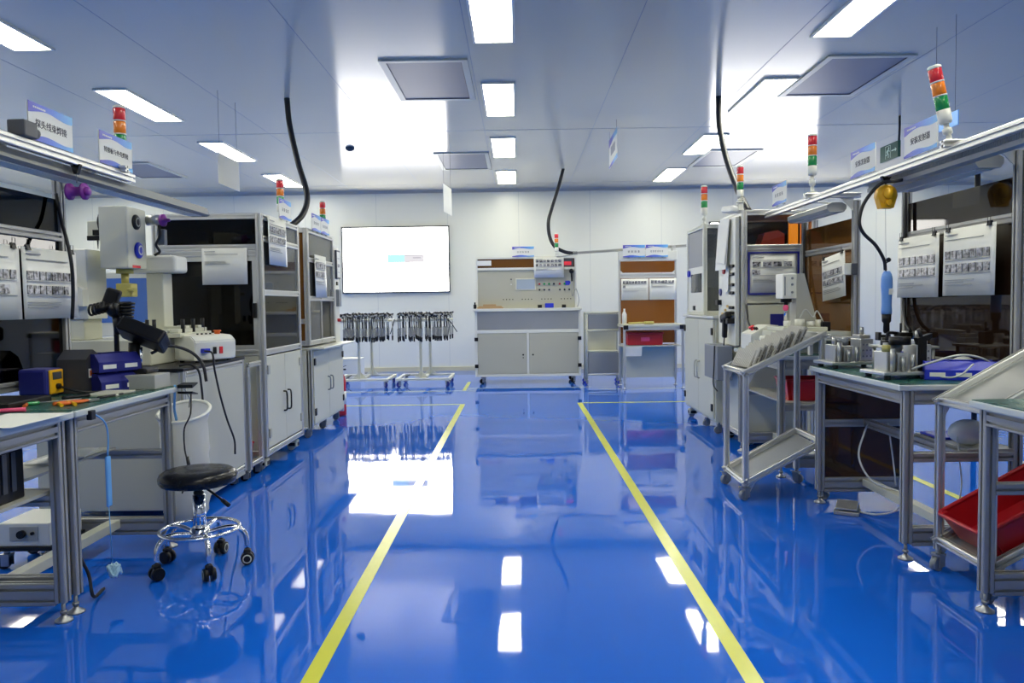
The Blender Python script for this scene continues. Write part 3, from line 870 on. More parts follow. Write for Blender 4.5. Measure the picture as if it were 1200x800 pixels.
# wrist strap and clip
t = thing('wrist_strap', 'light blue antistatic wrist strap hanging from the left bench edge', 'wrist strap', (-1.585, 2.8, .1))
MB().obox((-1.572, 2.79, .715), (.02, .03, .035), b=.003).build('clip', 'black', t)
MB().tube([(-1.57, 2.8, .72), (-1.55, 2.84, .68), (-1.548, 2.855, .62), (-1.55, 2.85, .55)], .003, 6, smoothn=5).build('cord', 'lightblue', t)
MB().bbox(-1.555, -1.545, 2.835, 2.865, .36, .55, .004).build('band', 'lightblue', t)
MB().tube([(-1.55, 2.845, .37), (-1.55, 2.85, .25), (-1.55, 2.855, .14)], .002, 6).build('cord', 'lightblue', t)
b = MB()
for k in range(5): b.tube([(-1.55 + .02 * math.cos(a), 2.86 + .018 * math.sin(a) + .004 * k, .11 + .02 * math.sin(a * 2 + k)) for a in [PI * 2 * i / 10 for i in range(10)]], .005, 6, closed=True)
b.build('coil', pbr('pale_blue_coil', (.4, .62, .75), .5), t)
solo('bench_cable', MB().tube([(-1.69, 2.78, .71), (-1.69, 2.79, .4), (-1.66, 2.82, .2), (-1.64, 2.85, .1), (-1.62, 2.84, .02), (-1.64, 2.95, .008)], .006, 8, smoothn=6), 'cable', 'black cable running down beside the left bench leg to the floor', 'cable')
solo('paper_stack', MB().box(-2.03, -1.88, 3.1, 3.42, .4665, .474).obox((-1.94, 3.3, .478), (.14, .22, .004), (0, 0, .25)), 'paper', 'loose papers on the shelf under the left bench', 'papers')

# black computer case on the shelf of the first bench
t = thing('computer_case', 'black computer case on the shelf under the left bench', 'computer', (-1.86, 2.35, .466))
MB().bbox(-2.03, -1.69, 2.2, 2.58, .467, .655, .006).build('body', 'black', t)
v = MB()
for k in range(7): v.box(-1.689, -1.686, 2.24 + k * .045, 2.262 + k * .045, .5, .63)
v.build('front_grille', 'darkgrey', t)
# small power unit on castors
t = thing('power_unit', 'white power unit with black knob on a black castor base under the left bench', 'power unit', (-2.12, 3.3, 0))
MB().bbox(-2.22, -2.0, 3.2, 3.44, .1, .2, .005).build('body', 'white', t)
f = MB().box(-2.17, -2.05, 3.197, 3.2, .125, .185).build('front_panel', 'grey', t)
MB().cyl((-2.115, 3.197, .155), (-2.115, 3.18, .155), .017).build('knob', 'black', f)
MB().cyl((-2.07, 3.197, .158), (-2.07, 3.188, .158), .007).build('switch', 'black', f)
MB().bbox(-2.23, -1.99, 3.19, 3.45, .082, .1, .003).build('base', 'black', t)
for x, y in ((-2.2, 3.22), (-2.02, 3.22), (-2.2, 3.42), (-2.02, 3.42)): caster(t, x, y, .026, ztop=.083)

# white cloth collection bag in a hoop
t = thing('waste_bag', 'white cloth bag hanging in a round hoop at the end of the left bench', 'cloth bag', (-1.6, 3.62, .09))
pr = []
R0 = .112
b = MB(); rings = []
for i, (z, sc, lo) in enumerate(((.615, 1.02, 0), (.6, 1.03, 0), (.585, 1.0, 0), (.56, .95, .3), (.5, .92, .8), (.42, .9, 1), (.33, .9, 1), (.22, .9, .9), (.14, .88, .8), (.1, .72, .6), (.085, .4, .3), (.083, .02, 0))):
    ring = []
    for k in range(40):
        a = 2 * PI * k / 40
        r = R0 * sc * (1 + lo * (.12 * math.sin(3 * a + i * 1.1) + .07 * math.sin(5 * a - i * 1.9) + .05 * math.sin(8 * a + i * 2.6)))
        ring.append(b.bm.verts.new((-1.6 + r * math.cos(a), 3.63 + r * math.sin(a), z + max(0, 1 - i / 5) * .32 * r * math.sin(a))))
    rings.append(ring)
for A, B in zip(rings, rings[1:]):
    for k in range(40):
        f = b.bm.faces.new((A[k], A[(k + 1) % 40], B[(k + 1) % 40], B[k])); f.smooth = True
bmesh.ops.solidify(b.bm, geom=b.bm.faces[:], thickness=.003)
bg = b.build('bag', 'bag', t)
MB().tube([(-1.6 + .117 * math.cos(a), 3.63 + .117 * math.sin(a), .61 + .037 * math.sin(a)) for a in [2 * PI * k / 32 for k in range(32)]], .008, 8, closed=True).build('hoop', 'cloth', t)
MB().tube([(-1.66, 3.525, .585), (-1.65, 3.53, .64), (-1.63, 3.53, .7)], .004, 6).build('hanger', 'steel', t)
t = thing('cable_clip', 'black spring clip on the bench end above the white bag', 'clip', (-1.5, 3.53, .7))
MB().prism([(3.5, .735), (3.56, .75), (3.56, .756), (3.5, .75)], 'x', -1.57, -1.5).prism([(3.5, .72), (3.56, .705), (3.56, .7), (3.5, .71)], 'x', -1.57, -1.5).build('jaws', 'black', t)
MB().tube([(-1.535, 3.5, .73), (-1.53, 3.54, .68), (-1.54, 3.55, .64)], .003, 6).build('wire', 'steel', t)
solo('blue_strap', MB().tube([(-1.58, 3.5, .75), (-1.588, 3.51, .69), (-1.6, 3.53, .635), (-1.605, 3.56, .58)], .006, 8, smoothn=5), 'lightblue', 'short light blue strap hanging over the rim of the white bag', 'strap')
solo('thin_cable', MB().tube([(-1.52, 3.53, .712), (-1.5, 3.47, .62), (-1.535, 3.48, .55), (-1.54, 3.49, .45), (-1.525, 3.49, .38), (-1.53, 3.49, .32), (-1.56, 3.49, .25)], .0035, 6, smoothn=6).cyl((-1.53, 3.49, .42), (-1.522, 3.49, .36), .008, seg=8), 'cable', 'thin black cable with inline plug hanging in front of the white bag', 'cable')

# ------------------------------------------------------------------ stool
t = thing('work_stool', 'round black vinyl stool with chrome base and five castors', 'stool', (-1.36, 3.2, 0), 0)
MB().lathe([(.001, .36), (.13, .36), (.148, .365), (.157, .378), (.158, .395), (.151, .41), (.135, .42), (.09, .424), (.06, .421), (.04, .425), (.001, .425)], (-1.36, 3.2, 0), 36).build('seat', 'leather', t)
MB().lathe([(.001, .15), (.026, .15), (.026, .315), (.018, .315), (.018, .36), (.001, .36)], (-1.36, 3.2, 0), 20).build('column', 'chrome', t)
MB().lathe([(.001, .318), (.021, .318), (.021, .33), (.001, .33)], (-1.36, 3.2, 0), 18).build('collar', 'black', t)
l = MB().tube([(-1.345, 3.2, .35), (-1.305, 3.18, .335), (-1.245, 3.16, .3), (-1.22, 3.15, .285)], .005, 8, smoothn=4)
l.tube([(-1.245, 3.16, .3), (-1.213, 3.148, .28)], .009, 8); l.build('lever', 'black', t)
MB().tube([(-1.36 + .158 * math.cos(a), 3.2 + .158 * math.sin(a), .168) for a in [2 * PI * k / 40 for k in range(40)]], .0085, 10, closed=True).build('foot_ring', 'chrome', t)
MB().lathe([(.001, .125), (.045, .125), (.05, .14), (.04, .17), (.027, .18), (.001, .18)], (-1.36, 3.2, 0), 20).build('hub', 'chrome', t)
for k, a in enumerate([math.radians(d) for d in (-58, 14, 86, 158, 230)]):
    c, s_ = math.cos(a), math.sin(a); P = lambda r, z: (-1.36 + r * c, 3.2 + r * s_, z)
    lg = MB().tube([P(.03, .15), P(.1, .165), P(.15, .162), P(.182, .13), P(.188, .07)], .011, 10, smoothn=5).build('leg', 'chrome', t)
    w = MB(); x, y, _ = P(.188, 0)
    tx, ty = -s_, c
    for sg in (-1, 1): w.cyl((x + tx * sg * .006, y + ty * sg * .006, .028), (x + tx * sg * .024, y + ty * sg * .024, .028), .028, .025, seg=18)
    w.obox((x, y, .045), (.03, .03, .04), (0, 0, a), b=.005)
    wh = w.build('wheel', 'black', lg)
    MB().lathe([(.014, -.0255), (.019, -.0265), (.019, -.0245), (.014, -.0245), (.014, -.0255)], (0, 0, 0), 18, axis='x', cap=False).build('wheel_ring', 'offwhite', wh, world=False)
    ring = wh.children[0]
    ring.rotation_euler = (0, 0, math.atan2(ty, tx)); o_ = ORG[wh.name]
    ring.location = (x - o_.x, y - o_.y, .028)
# ------------------------------------------------------------------ machine on a grey cabinet (left)
t = thing('machine_cabinet', 'grey steel base cabinet with black top carrying the white press', 'cabinet', (-2.1, 4.33, 0))
b = MB().bbox(-2.5, -1.73, 3.92, 4.78, .055, .775, .004)
b.build('body', 'cabgrey', t)
MB().bbox(-2.51, -1.72, 3.91, 4.8, .777, .793, .003).build('worktop', 'black', t)
f = MB().box(-1.73, -1.722, 3.94, 4.76, .13, .745)
f.build('side_panel', 'cabgrey', t)
f = MB()
for y in (3.92, 4.76): f.beam((-1.735, y + .01, .08), (-1.735, y + .01, .777), .03, .03)
f.beam((-1.735, 3.95, .76), (-1.735, 4.75, .76), .03, .03); f.beam((-1.735, 3.95, .105), (-1.735, 4.75, .105), .03, .03)
f.build('edge_frame', 'alu', t)
for x, y in ((-1.78, 4.0), (-1.78, 4.72), (-2.44, 4.0), (-2.44, 4.72)): caster(t, x, y, .018, ztop=.058)

t = thing('bonding_press', 'white bench press with grey head box, black handwheel and blue screen', 'machine', (-2.15, 4.35, .793))
MB().bbox(-2.45, -1.985, 4.12, 4.72, .794, .935, .006).build('base', 'offwhite', t)
b = MB().bbox(-2.16, -1.9, 4.3, 4.74, .9355, .962, .004)
for k in range(2): b.bbox(-2.03 + k * .06, -1.98 + k * .06, 4.32, 4.72, .9625, .985, .003)
b.bbox(-2.04, -1.91, 4.4, 4.45, .9855, 1.0, .003).bbox(-2.04, -1.91, 4.57, 4.62, .9855, 1.0, .003)
b.build('slide_table', 'offwhite', t)
each(t, 'guide_pin', 'black', [(lambda m, x=x, y=y: m.cyl((x, y, .962), (x, y, 1.04), .011, seg=12)) for x, y in ((-2.1, 4.33), (-2.06, 4.33), (-1.92, 4.38), (-1.92, 4.52), (-1.93, 4.68))])
MB().bbox(-2.17, -2.07, 4.48, 4.6, .936, 1.31, .006).build('column', 'offwhite', t)
a = MB().bbox(-2.3, -1.98, 4.45, 4.62, 1.31, 1.41, .02, seg=4); a.box(-2.25, -2.02, 4.47, 4.6, 1.4095, 1.413)
a.build('arm', 'white', t)
h = MB().bbox(-2.285, -2.13, 4.2, 4.42, 1.325, 1.665, .008)
hd = h.build('head_box', 'offwhite', t)
def dial(y, z, m, r=.04):
    d = MB().lathe([(.001, -2.131), (r, -2.131), (r, -2.122), (r * .8, -2.116), (.001, -2.116)], (0, y, z), 22, axis='x')
    o = d.build('dial', m, hd)
    q = MB().lathe([(r * .45, -2.1155), (r * .62, -2.1155), (r * .62, -2.1135), (r * .45, -2.1135), (r * .45, -2.1155)], (0, y, z), 20, axis='x', cap=False)
    for i in range(3):
        an = i * 2 * PI / 3; q.box(-2.1155, -2.1135, y + .02 * math.cos(an) - .003, y + .02 * math.cos(an) + .003, z + .02 * math.sin(an) - .003, z + .02 * math.sin(an) + .003)
    q.build('dial_ring', 'paper' if m != 'black' else 'grey', hd)
dial(4.3, 1.585, 'black', .042); dial(4.32, 1.43, 'blue', .045)
MB().box(-2.131, -2.129, 4.25, 4.34, 1.33, 1.345).build('label_plate', 'red_lens', hd)
MB().cyl((-2.13, 4.44, 1.61), (-2.05, 4.44, 1.61), .03, seg=18).build('motor', 'steel', t)
MB().lathe([(.001, -2.05), (.034, -2.05), (.036, -2.03), (.012, -2.02), (.008, -2.0), (.001, -2.0)], (0, 4.44, 1.61), 18, axis='x').build('knob', 'purple', t)
MB().tube([(-2.06, 4.43, 1.58), (-2.055, 4.43, 1.52), (-2.08, 4.43, 1.47), (-2.06, 4.43, 1.43), (-2.09, 4.43, 1.41)], .008, 8, smoothn=5).build('air_tube', 'cable', t)
MB().bbox(-2.08, -2.04, 4.45, 4.49, 1.47, 1.56, .004).build('valve', 'midgrey', t)
# tool holder under the head
y = MB().cyl((-2.2, 4.3, 1.3), (-2.2, 4.3, 1.325), .045, seg=18).cyl((-2.2, 4.3, 1.24), (-2.2, 4.3, 1.3), .02, seg=14)
y.bbox(-2.235, -2.15, 4.26, 4.34, 1.17, 1.245, .006).cyl((-2.17, 4.27, 1.21), (-2.12, 4.25, 1.205), .012, seg=10)
y.build('tool_holder', 'paleyellow', t)
# screen with white surround
f = MB(); yy = 4.69
f.bbox(-2.62, -2.18, yy, yy + .06, .936, 1.33, .005)
f.build('screen_surround', 'white', t)
MB().box(-2.59, -2.24, yy - .004, yy, 1.02, 1.29).build('display', 'bluescreen', t)
# left housing with camera knob
MB().bbox(-2.48, -2.33, 4.15, 4.35, 1.05, 1.43, .006).build('side_housing', 'white', t)
MB().bbox(-2.47, -2.36, 4.16, 4.34, .936, 1.05, .004).build('side_leg', 'offwhite', t)
MB().prism([(-2.5, 1.2), (-2.43, 1.12), (-2.33, 1.12), (-2.33, 1.21), (-2.46, 1.3)], 'y', 4.1, 4.15).build('bracket', 'white', t)
MB().cyl((-2.39, 4.1, 1.16), (-2.39, 4.07, 1.16), .02).build('knob', 'black', t)
c = MB().cyl((-2.35, 4.3, 1.5), (-2.28, 4.3, 1.5), .008).obox((-2.35, 4.3, 1.5), (.1, .02, .025)).obox((-2.34, 4.3, 1.53), (.05, .03, .03)).cyl((-2.345, 4.3, 1.5), (-2.345, 4.3, 1.44), .006, .002)
c.build('sensor_arm', 'black', t)
MB().bbox(-2.42, -2.31, 4.33, 4.4, 1.5, 1.6, .004).build('junction_box', 'offwhite', t)
MB().tube([(-2.33, 4.3, 1.53), (-2.34, 4.3, 1.6), (-2.31, 4.3, 1.66), (-2.25, 4.3, 1.672), (-2.22, 4.3, 1.666)], .006, 8, smoothn=5).build('cable', 'cable', t)

# microscope-like black camera head in front of the screen
t = thing('microscope', 'black binocular inspection microscope in front of the blue screen', 'microscope', (-2.1, 4.0, .793))
MB().bbox(-2.2, -2.05, 3.95, 4.08, .794, .81, .004).build('base', 'black', t)
MB().cyl((-2.13, 4.05, .81), (-2.13, 4.05, 1.12), .013).build('pillar', 'black', t)
b = MB().ball((-2.1, 4.0, 1.1), .05, 18, sc=(1, 1, .9)); b.cyl((-2.09, 4.0, 1.06), (-2.09, 4.0, .97), .03, .022)
b.obox((-2.12, 4.0, 1.16), (.07, .07, .1), (0, .35, .3), b=.012); b.build('body', 'black', t)
e = MB()
for i in range(6): e.lathe([(.02, -.007), (.042 - .002 * i, -.005), (.042 - .002 * i, .005), (.02, .007)], (-2.02, 3.95, 1.13 - i * .017), 18)
e.cyl((-2.02, 3.95, 1.04), (-2.02, 3.95, 1.14), .025); e.build('ribbed_lens', 'black', t)
MB().tube([(-2.1, 4.0, 1.1), (-2.02, 3.95, 1.09)], .018, 10).build('lens_bracket', 'black', t)
for dx in (-.075, .055):
    e = MB().tube([(-2.1 + dx * .3, 3.98, 1.12), (-2.1 + dx, 3.93, 1.1)], .022, 12)
    for i in range(5): e.lathe([(.024, -.006), (.031, -.004), (.031, .004), (.024, .006)], (-2.1 + dx * (.5 + i * .16), 3.97 - i * .012, 1.115 - i * .004), 16, axis='x', cap=False)
    e.build('eyepiece', 'black', t)

# control box on the cabinet
t = thing('control_box', 'white sloping control box with orange emergency button on the left cabinet', 'control box', (-1.815, 4.44, .793), math.radians(62))
L = .145
cb = MB().prism([(-.08, .012), (.09, .012), (.09, .16), (-.05, .15), (-.085, .12), (-.08, .06)], 'x', -L, L)
bmesh.ops.bevel(cb.bm, geom=cb.bm.edges[:], offset=.006, segments=2, affect='EDGES')
cb.build('body', 'white', t, world=False)
each(t, 'foot', 'rubber', [(lambda m, x=x, y=y: m.cyl((x, y, 0), (x, y, .014), .012, seg=10)) for x in (-.11, .11) for y in (-.06, .07)], False)
MB().cyl((.1, .02, .153), (.1, .02, .17), .016, .016).cyl((.1, .02, .17), (.1, .02, .178), .024, .02, seg=18).build('emergency_button', 'orange', t, world=False)
each(t, 'toggle', 'black', [(lambda m, x=x: m.cyl((x, .02, .15), (x, .02, .163), .006, seg=8)) for x in (-.04, -.01, .02, .05)], False)
MB().box(-.02, .0, -.088, -.078, .045, .085).build('rocker_switch', 'black', t, world=False)
MB().box(.025, .045, -.088, -.078, .045, .085).build('rocker_switch', 'red_lens', t, world=False)
MB().bbox(-.105, -.06, -.11, -.075, .055, .08, .004).build('plug', 'blue', t, world=False)
solo('control_cable', MB().tube([(-1.75, 4.26, .862), (-1.7, 4.24, .85), (-1.69, 4.24, .76), (-1.685, 4.3, .6), (-1.68, 4.38, .45), (-1.675, 4.46, .33), (-1.68, 4.48, .24)], .0055, 8, smoothn=6), 'cable', 'black cable hanging from the white control box down the grey cabinet', 'cable')
solo('power_cable', MB().tube([(-1.79, 4.02, .8), (-1.74, 4.04, .805), (-1.7, 4.05, .77), (-1.695, 4.07, .68), (-1.695, 4.08, .6)], .006, 8, smoothn=6), 'cable', 'short black cable looping over the edge of the grey cabinet top', 'cable')

# open frame with red box between the cabinets
t = thing('gap_frame', 'narrow aluminium frame between the grey cabinet and the tall cabinet', 'frame', (-1.8, 4.9, 0))
for y in (4.83, 5.05):
    MB().beam((-1.72, y, .07), (-1.72, y, .72), .03, .03).build('post', 'alu', t)
MB().beam((-1.72, 4.84, .735), (-1.72, 5.06, .735), .03, .03).build('rail', 'alu', t)
MB().beam((-1.72, 4.84, .1), (-1.72, 5.04, .1), .03, .03).build('rail', 'alu', t)
MB().box(-2.2, -1.735, 4.82, 5.06, .085, .1).build('shelf', 'grey', t)
MB().box(-2.2, -2.19, 4.82, 5.06, .1, .72).build('back_panel', 'offwhite', t)
for y in (4.83, 5.05): caster(t, -1.74, y, .025, ztop=.085)
def crate(name, loc, rz, w, d, h, mat, label, cat, taper=.85, rim=.012, rot=None, rib=True):
    t = thing(name, label, cat, loc, rz, rot=rot)
    m = MB()
    def ring(sw, sd, z): return [(-sw/2, -sd/2, z), (sw/2, -sd/2, z), (sw/2, sd/2, z), (-sw/2, sd/2, z)]
    th = .004
    vs = ring(w * taper, d * taper, 0) + ring(w, d, h) + ring(w - 2*th, d - 2*th, h) + ring(w*taper - 2*th, d*taper - 2*th, th)
    fs = [(3, 2, 1, 0), (12, 13, 14, 15)]
    for l in (0, 4, 8): fs += [(l + i, l + (i + 1) % 4, l + 4 + (i + 1) % 4, l + 4 + i) for i in range(4)]
    m.faces(vs, fs)
    bmesh.ops.bevel(m.bm, geom=[e for e in m.bm.edges if abs(e.verts[0].co.z - e.verts[1].co.z) > h * .5], offset=min(w, d) * .08, segments=4, affect='EDGES')
    m.build('bin_body', mat, t, world=False)
    r = MB()
    n = 5; pts = []
    rad = min(w, d) * .08
    for cx, cy, a0 in ((w/2 - rad, d/2 - rad, 0), (-w/2 + rad, d/2 - rad, 90), (-w/2 + rad, -d/2 + rad, 180), (w/2 - rad, -d/2 + rad, 270)):
        for i in range(n): a = math.radians(a0 + 90 * i / (n - 1)); pts.append((cx + rad * math.cos(a), cy + rad * math.sin(a), h))
    r.tube(pts, rim * .6, 8, closed=True); r.build('rim', mat, t, world=False)
    return t
crate('storage_bin', (-1.84, 4.94, .101), 0, .16, .19, .11, 'red', 'small red plastic bin in the gap beside the tall left cabinet', 'plastic bin')

# ------------------------------------------------------------------ tall glazed cabinet
x0, x1, y0, y1, zt = -2.42, -1.69, 5.09, 5.97, 1.725
t = thing('machine_cabinet', 'tall aluminium framed test cabinet with dark windows on the left, nearer of two', 'cabinet', ((x0 + x1) / 2, (y0 + y1) / 2, 0))
tall_cabinet_frame(t, x0, x1, y0, y1, .1, zt, (.8,))
for x in (x0 + .02, x1 - .02): MB().beam((x, y0 + .04, 1.56), (x, y1 - .04, 1.56), .04, .04).build('rail', 'alu', t)
for z in (1.5, 1.46): MB().beam((x0 + .04, y0 + .02, z), (x1 - .04, y0 + .02, z), .04, .04).build('rail', 'alu', t)
MB().beam((x1 - .02, y0 + .04, 1.2), (x1 - .02, y1 - .04, 1.2), .04, .04).build('rail', 'alu', t)
MB().box(x0 + .04, x1 - .04, y0 + .012, y0 + .018, 1.52, zt - .04).build('window_pane', 'smoke', t)
d = MB(); a, b_, c_, e = x0 + .04, x1 - .04, .82, 1.44
d.box(a, a + .03, y0 + .006, y0 + .026, c_, e).box(b_ - .03, b_, y0 + .006, y0 + .026, c_, e).box(a + .03, b_ - .03, y0 + .006, y0 + .026, c_, c_ + .03).box(a + .03, b_ - .03, y0 + .006, y0 + .026, e - .03, e)
d = d.build('door', 'alu', t)
MB().box(a + .03, b_ - .03, y0 + .013, y0 + .018, c_ + .03, e - .03).build('door_pane', 'smoke', d)
MB().bbox(b_ - .028, b_ - .005, y0 - .022, y0 + .006, 1.03, 1.13, .004).build('handle', 'black', d)
MB().box(x0 + .04, x1 - .04, y0 + .01, y0 + .016, .14, .78).build('lower_panel', 'offwhite', t)
MB().box(x1 - .018, x1 - .012, y0 + .04, y1 - .04, 1.58, zt - .04).build('window_pane', 'glass', t)
MB().box(x1 - .018, x1 - .012, y0 + .04, y1 - .04, 1.22, 1.54).build('window_pane', 'glass', t)
MB().box(x1 - .018, x1 - .012, y0 + .04, y1 - .04, .82, 1.18).build('window_pane', 'smoke', t)
ym = (y0 + y1) / 2
for k, (ya, yb) in enumerate(((y0 + .045, ym - .002), (ym + .002, y1 - .045))):
    dr = MB().bbox(x1 - .018, x1 - .002, ya, yb, .15, .77, .003).build('door', 'offwhite', t)
    pull(dr, x1 - .002, ym + (-.05 if k == 0 else .05), .43, .14)
    for z in (.25, .68): hinge(dr, x1 - .004, ya + .02 if k == 0 else yb - .02, z, 'grey')
for xb in (x0 + .02,): MB().box(xb - .006, xb, y0 + .04, y1 - .04, .14, zt - .04).build('side_panel', 'grey', t)
MB().box(x0 + .04, x1 - .04, y1 - .018, y1 - .012, .14, zt - .04).build('rear_panel', 'grey', t)
MB().box(x0 + .04, x1 - .04, y0 + .04, y1 - .04, .79, .81).build('inner_deck', 'steel', t)
MB().box(x0 + .02, x1 - .02, y0 + .02, y1 - .02, zt - .03, zt - .02).build('roof_panel', 'grey', t)
for x in (x0 + .06, x1 - .06):
    for y in (y0 + .07, y1 - .1): caster(t, x, y, .03, 'offwhite', pale=True, ztop=.102)
# instruments inside
solo('test_instrument', MB().bbox(-2.0, -1.78, 5.25, 5.45, .812, .93, .006).bbox(-1.782, -1.76, 5.28, 5.42, .83, .9, .004).cyl((-1.77, 5.35, .86), (-1.74, 5.35, .86), .02), 'grey', 'grey instrument standing inside the tall left cabinet', 'instrument')
solo('inner_machine', MB().bbox(-1.92, -1.78, 5.5, 5.68, 1.26, 1.42, .005).bbox(-2.1, -1.92, 5.55, 5.75, .812, 1.4, .005).cyl((-1.84, 5.6, 1.26), (-1.84, 5.6, 1.0), .015).bbox(-2.1, -1.84, 5.6, 5.65, 1.395, 1.45), 'midgrey', 'grey actuator inside the tall left cabinet behind its side windows', 'machine')
sheet(.3, .24, (-1.935, y0 - .01, 1.255), 0, 'plain printed sheet taped to the dark front window of the tall left cabinet', (), name='notice_sheet')
sheet(.4, .33, (x1 + .018, 5.38, 1.39), PI / 2, 'printed instruction sheet on the upper side window of the nearer tall left cabinet', (8, 8), top=.2)
station_sign((x1 + .03, 5.53, zt + .0), PI / 2, 4, 'station sign on top of the nearer tall left cabinet', w=.28)
tower((-1.75, 5.72, zt), 'signal tower standing on the nearer tall left cabinet', h=.235, foot=.08)

# second cabinet
x0, x1, y0, y1, zt = -2.42, -1.72, 6.32, 7.22, 1.75
t = thing('machine_cabinet', 'tall aluminium framed test cabinet on the left, farther of two, with a side operator panel', 'cabinet', ((x0 + x1) / 2, (y0 + y1) / 2, 0))
tall_cabinet_frame(t, x0, x1, y0, y1, .78, zt, ())
MB().box(x0, x1, y0, 7.47, .1, .74).build('base_body', 'offwhite', t)
for y in (y0 + .02, 7.45): MB().beam((x1 - .02 + .005, y, .08), (x1 - .02 + .005, y, .745), .04, .04).build('post', 'alu', t)
MB().bbox(x0, x1 + .11, y0 + .02, 7.5, .745, .762, .003).build('worktop', 'white', t)
for z in (1.49, 1.17): MB().beam((x1 - .02, y0 + .04, z), (x1 - .02, y1 - .04, z), .04, .04).build('rail', 'alu', t)
MB().beam((x1 - .02, 6.75, .79), (x1 - .02, 6.75, 1.47), .03, .03).build('post', 'alu', t)
MB().box(x1 - .018, x1 - .012, y0 + .04, y1 - .04, 1.51, zt - .04).build('window_pane', 'glass', t)
MB().box(x1 - .018, x1 - .012, y0 + .04, y1 - .04, 1.19, 1.47).build('window_pane', 'glass', t)
MB().box(x1 - .018, x1 - .012, y0 + .04, 6.73, .8, 1.15).build('window_pane', 'smoke', t)
MB().box(x0 + .04, x1 - .04, y0 + .012, y0 + .018, .8, zt - .04).build('window_pane', 'brown', t)
MB().beam((x0 + .04, y0 + .02, .98), (x1 - .04, y0 + .02, .98), .04, .04).build('rail', 'alu', t)
MB().box(x0 + .04, x1 - .04, y1 - .018, y1 - .012, .8, zt - .04).build('rear_panel', 'grey', t)
MB().box(x0 + .014, x0 + .02, y0 + .04, y1 - .04, .8, zt - .04).build('side_panel', 'grey', t)
MB().box(x0 + .02, x1 - .02, y0 + .02, y1 - .02, zt - .03, zt - .02).build('roof_panel', 'grey', t)
ym = 6.87
for k, (ya, yb) in enumerate(((y0 + .045, ym - .002), (ym + .002, 7.42))):
    dr = MB().bbox(x1 - .002, x1 + .014, ya, yb, .12, .73, .003).build('door', 'offwhite', t)
    pull(dr, x1 + .014, ym + (-.05 if k == 0 else .05), .42, .12, mat='midgrey')
    for z in (.22, .64): hinge(dr, x1 + .012, ya + .02 if k == 0 else yb - .02, z)
for x in (x0 + .06, x1 - .05):
    for y in (y0 + .09, 6.9, 7.4): caster(t, x, y, .03, 'midgrey', ztop=.102)
# side operator panel
p = MB().bbox(x1 - .06, x1 + .0, 7.225, 7.4, .763, 1.66, .004).build('operator_panel', 'white', t)
MB().bbox(x1, x1 + .02, 7.24, 7.38, 1.36, 1.63, .003).build('document_frame', 'darkgrey', p)
MB().box(x1 + .019, x1 + .022, 7.255, 7.365, 1.375, 1.615).build('document', 'paper', p)
q = MB().box(x1 + .0215, x1 + .0226, 7.27, 7.35, 1.47, 1.5); q.box(x1 + .0215, x1 + .0226, 7.27, 7.33, 1.42, 1.425).box(x1 + .0215, x1 + .0226, 7.27, 7.35, 1.55, 1.555)
q.build('document_print', 'photo', p)
MB().bbox(x1, x1 + .03, 7.26, 7.36, 1.1, 1.26, .004).build('keypad_screen', 'midgrey', p)
MB().bbox(x1, x1 + .012, 7.28, 7.32, 1.3, 1.335, .002).build('socket', 'black', p)
MB().cyl((x1, 7.31, .97), (x1 + .03, 7.31, .97), .016).cyl((x1, 7.36, .97), (x1 + .02, 7.36, .97), .012).build('red_buttons', 'red', p)
solo('yellow_fixture', MB().bbox(-2.2, -1.95, 6.5, 6.7, .7635, .9, .006).prism([(-2.15, .9), (-1.95, .9), (-2.0, 1.1)], 'y', 6.55, 6.62), 'paleyellow', 'yellow jig standing inside the farther tall left cabinet', 'jig')
sheet(.38, .36, (x1 + .016, 6.66, 1.18), PI / 2, 'printed instruction sheet in the side window of the farther tall left cabinet', (7, 6), top=.18)
station_sign((x1 + .012, 6.56, zt - .01), PI / 2, 4, 'station sign on the farther tall left cabinet, nearer of two side by side', w=.29)
station_sign((x1 + .012, 6.86, zt - .01), PI / 2, 5, 'station sign on the farther tall left cabinet, farther of two side by side', w=.29)
tower((-1.78, 7.08, zt), 'signal tower standing on the farther tall left cabinet', h=.23, foot=.08)
t = thing('fire_extinguisher', 'red cylinder showing behind the farther left cabinet corner', 'fire extinguisher', (-1.797, 7.68, 0))
MB().lathe([(.001, 0), (.05, 0), (.055, .02), (.055, .36), (.04, .41), (.015, .44), (.015, .46), (.001, .46)], (-1.797, 7.68, 0), 20).build('cylinder', 'red', t)
MB().box(-1.817, -1.737, 7.675, 7.685, .46, .475).obox((-1.767, 7.68, .495), (.07, .012, .006), (0, -.3, 0)).build('valve_handle', 'black', t)
MB().lathe([(.0556, .12), (.056, .12), (.056, .25), (.0556, .25), (.0556, .12)], (-1.797, 7.68, 0), 20, cap=False).build('label_band', 'paper', t)
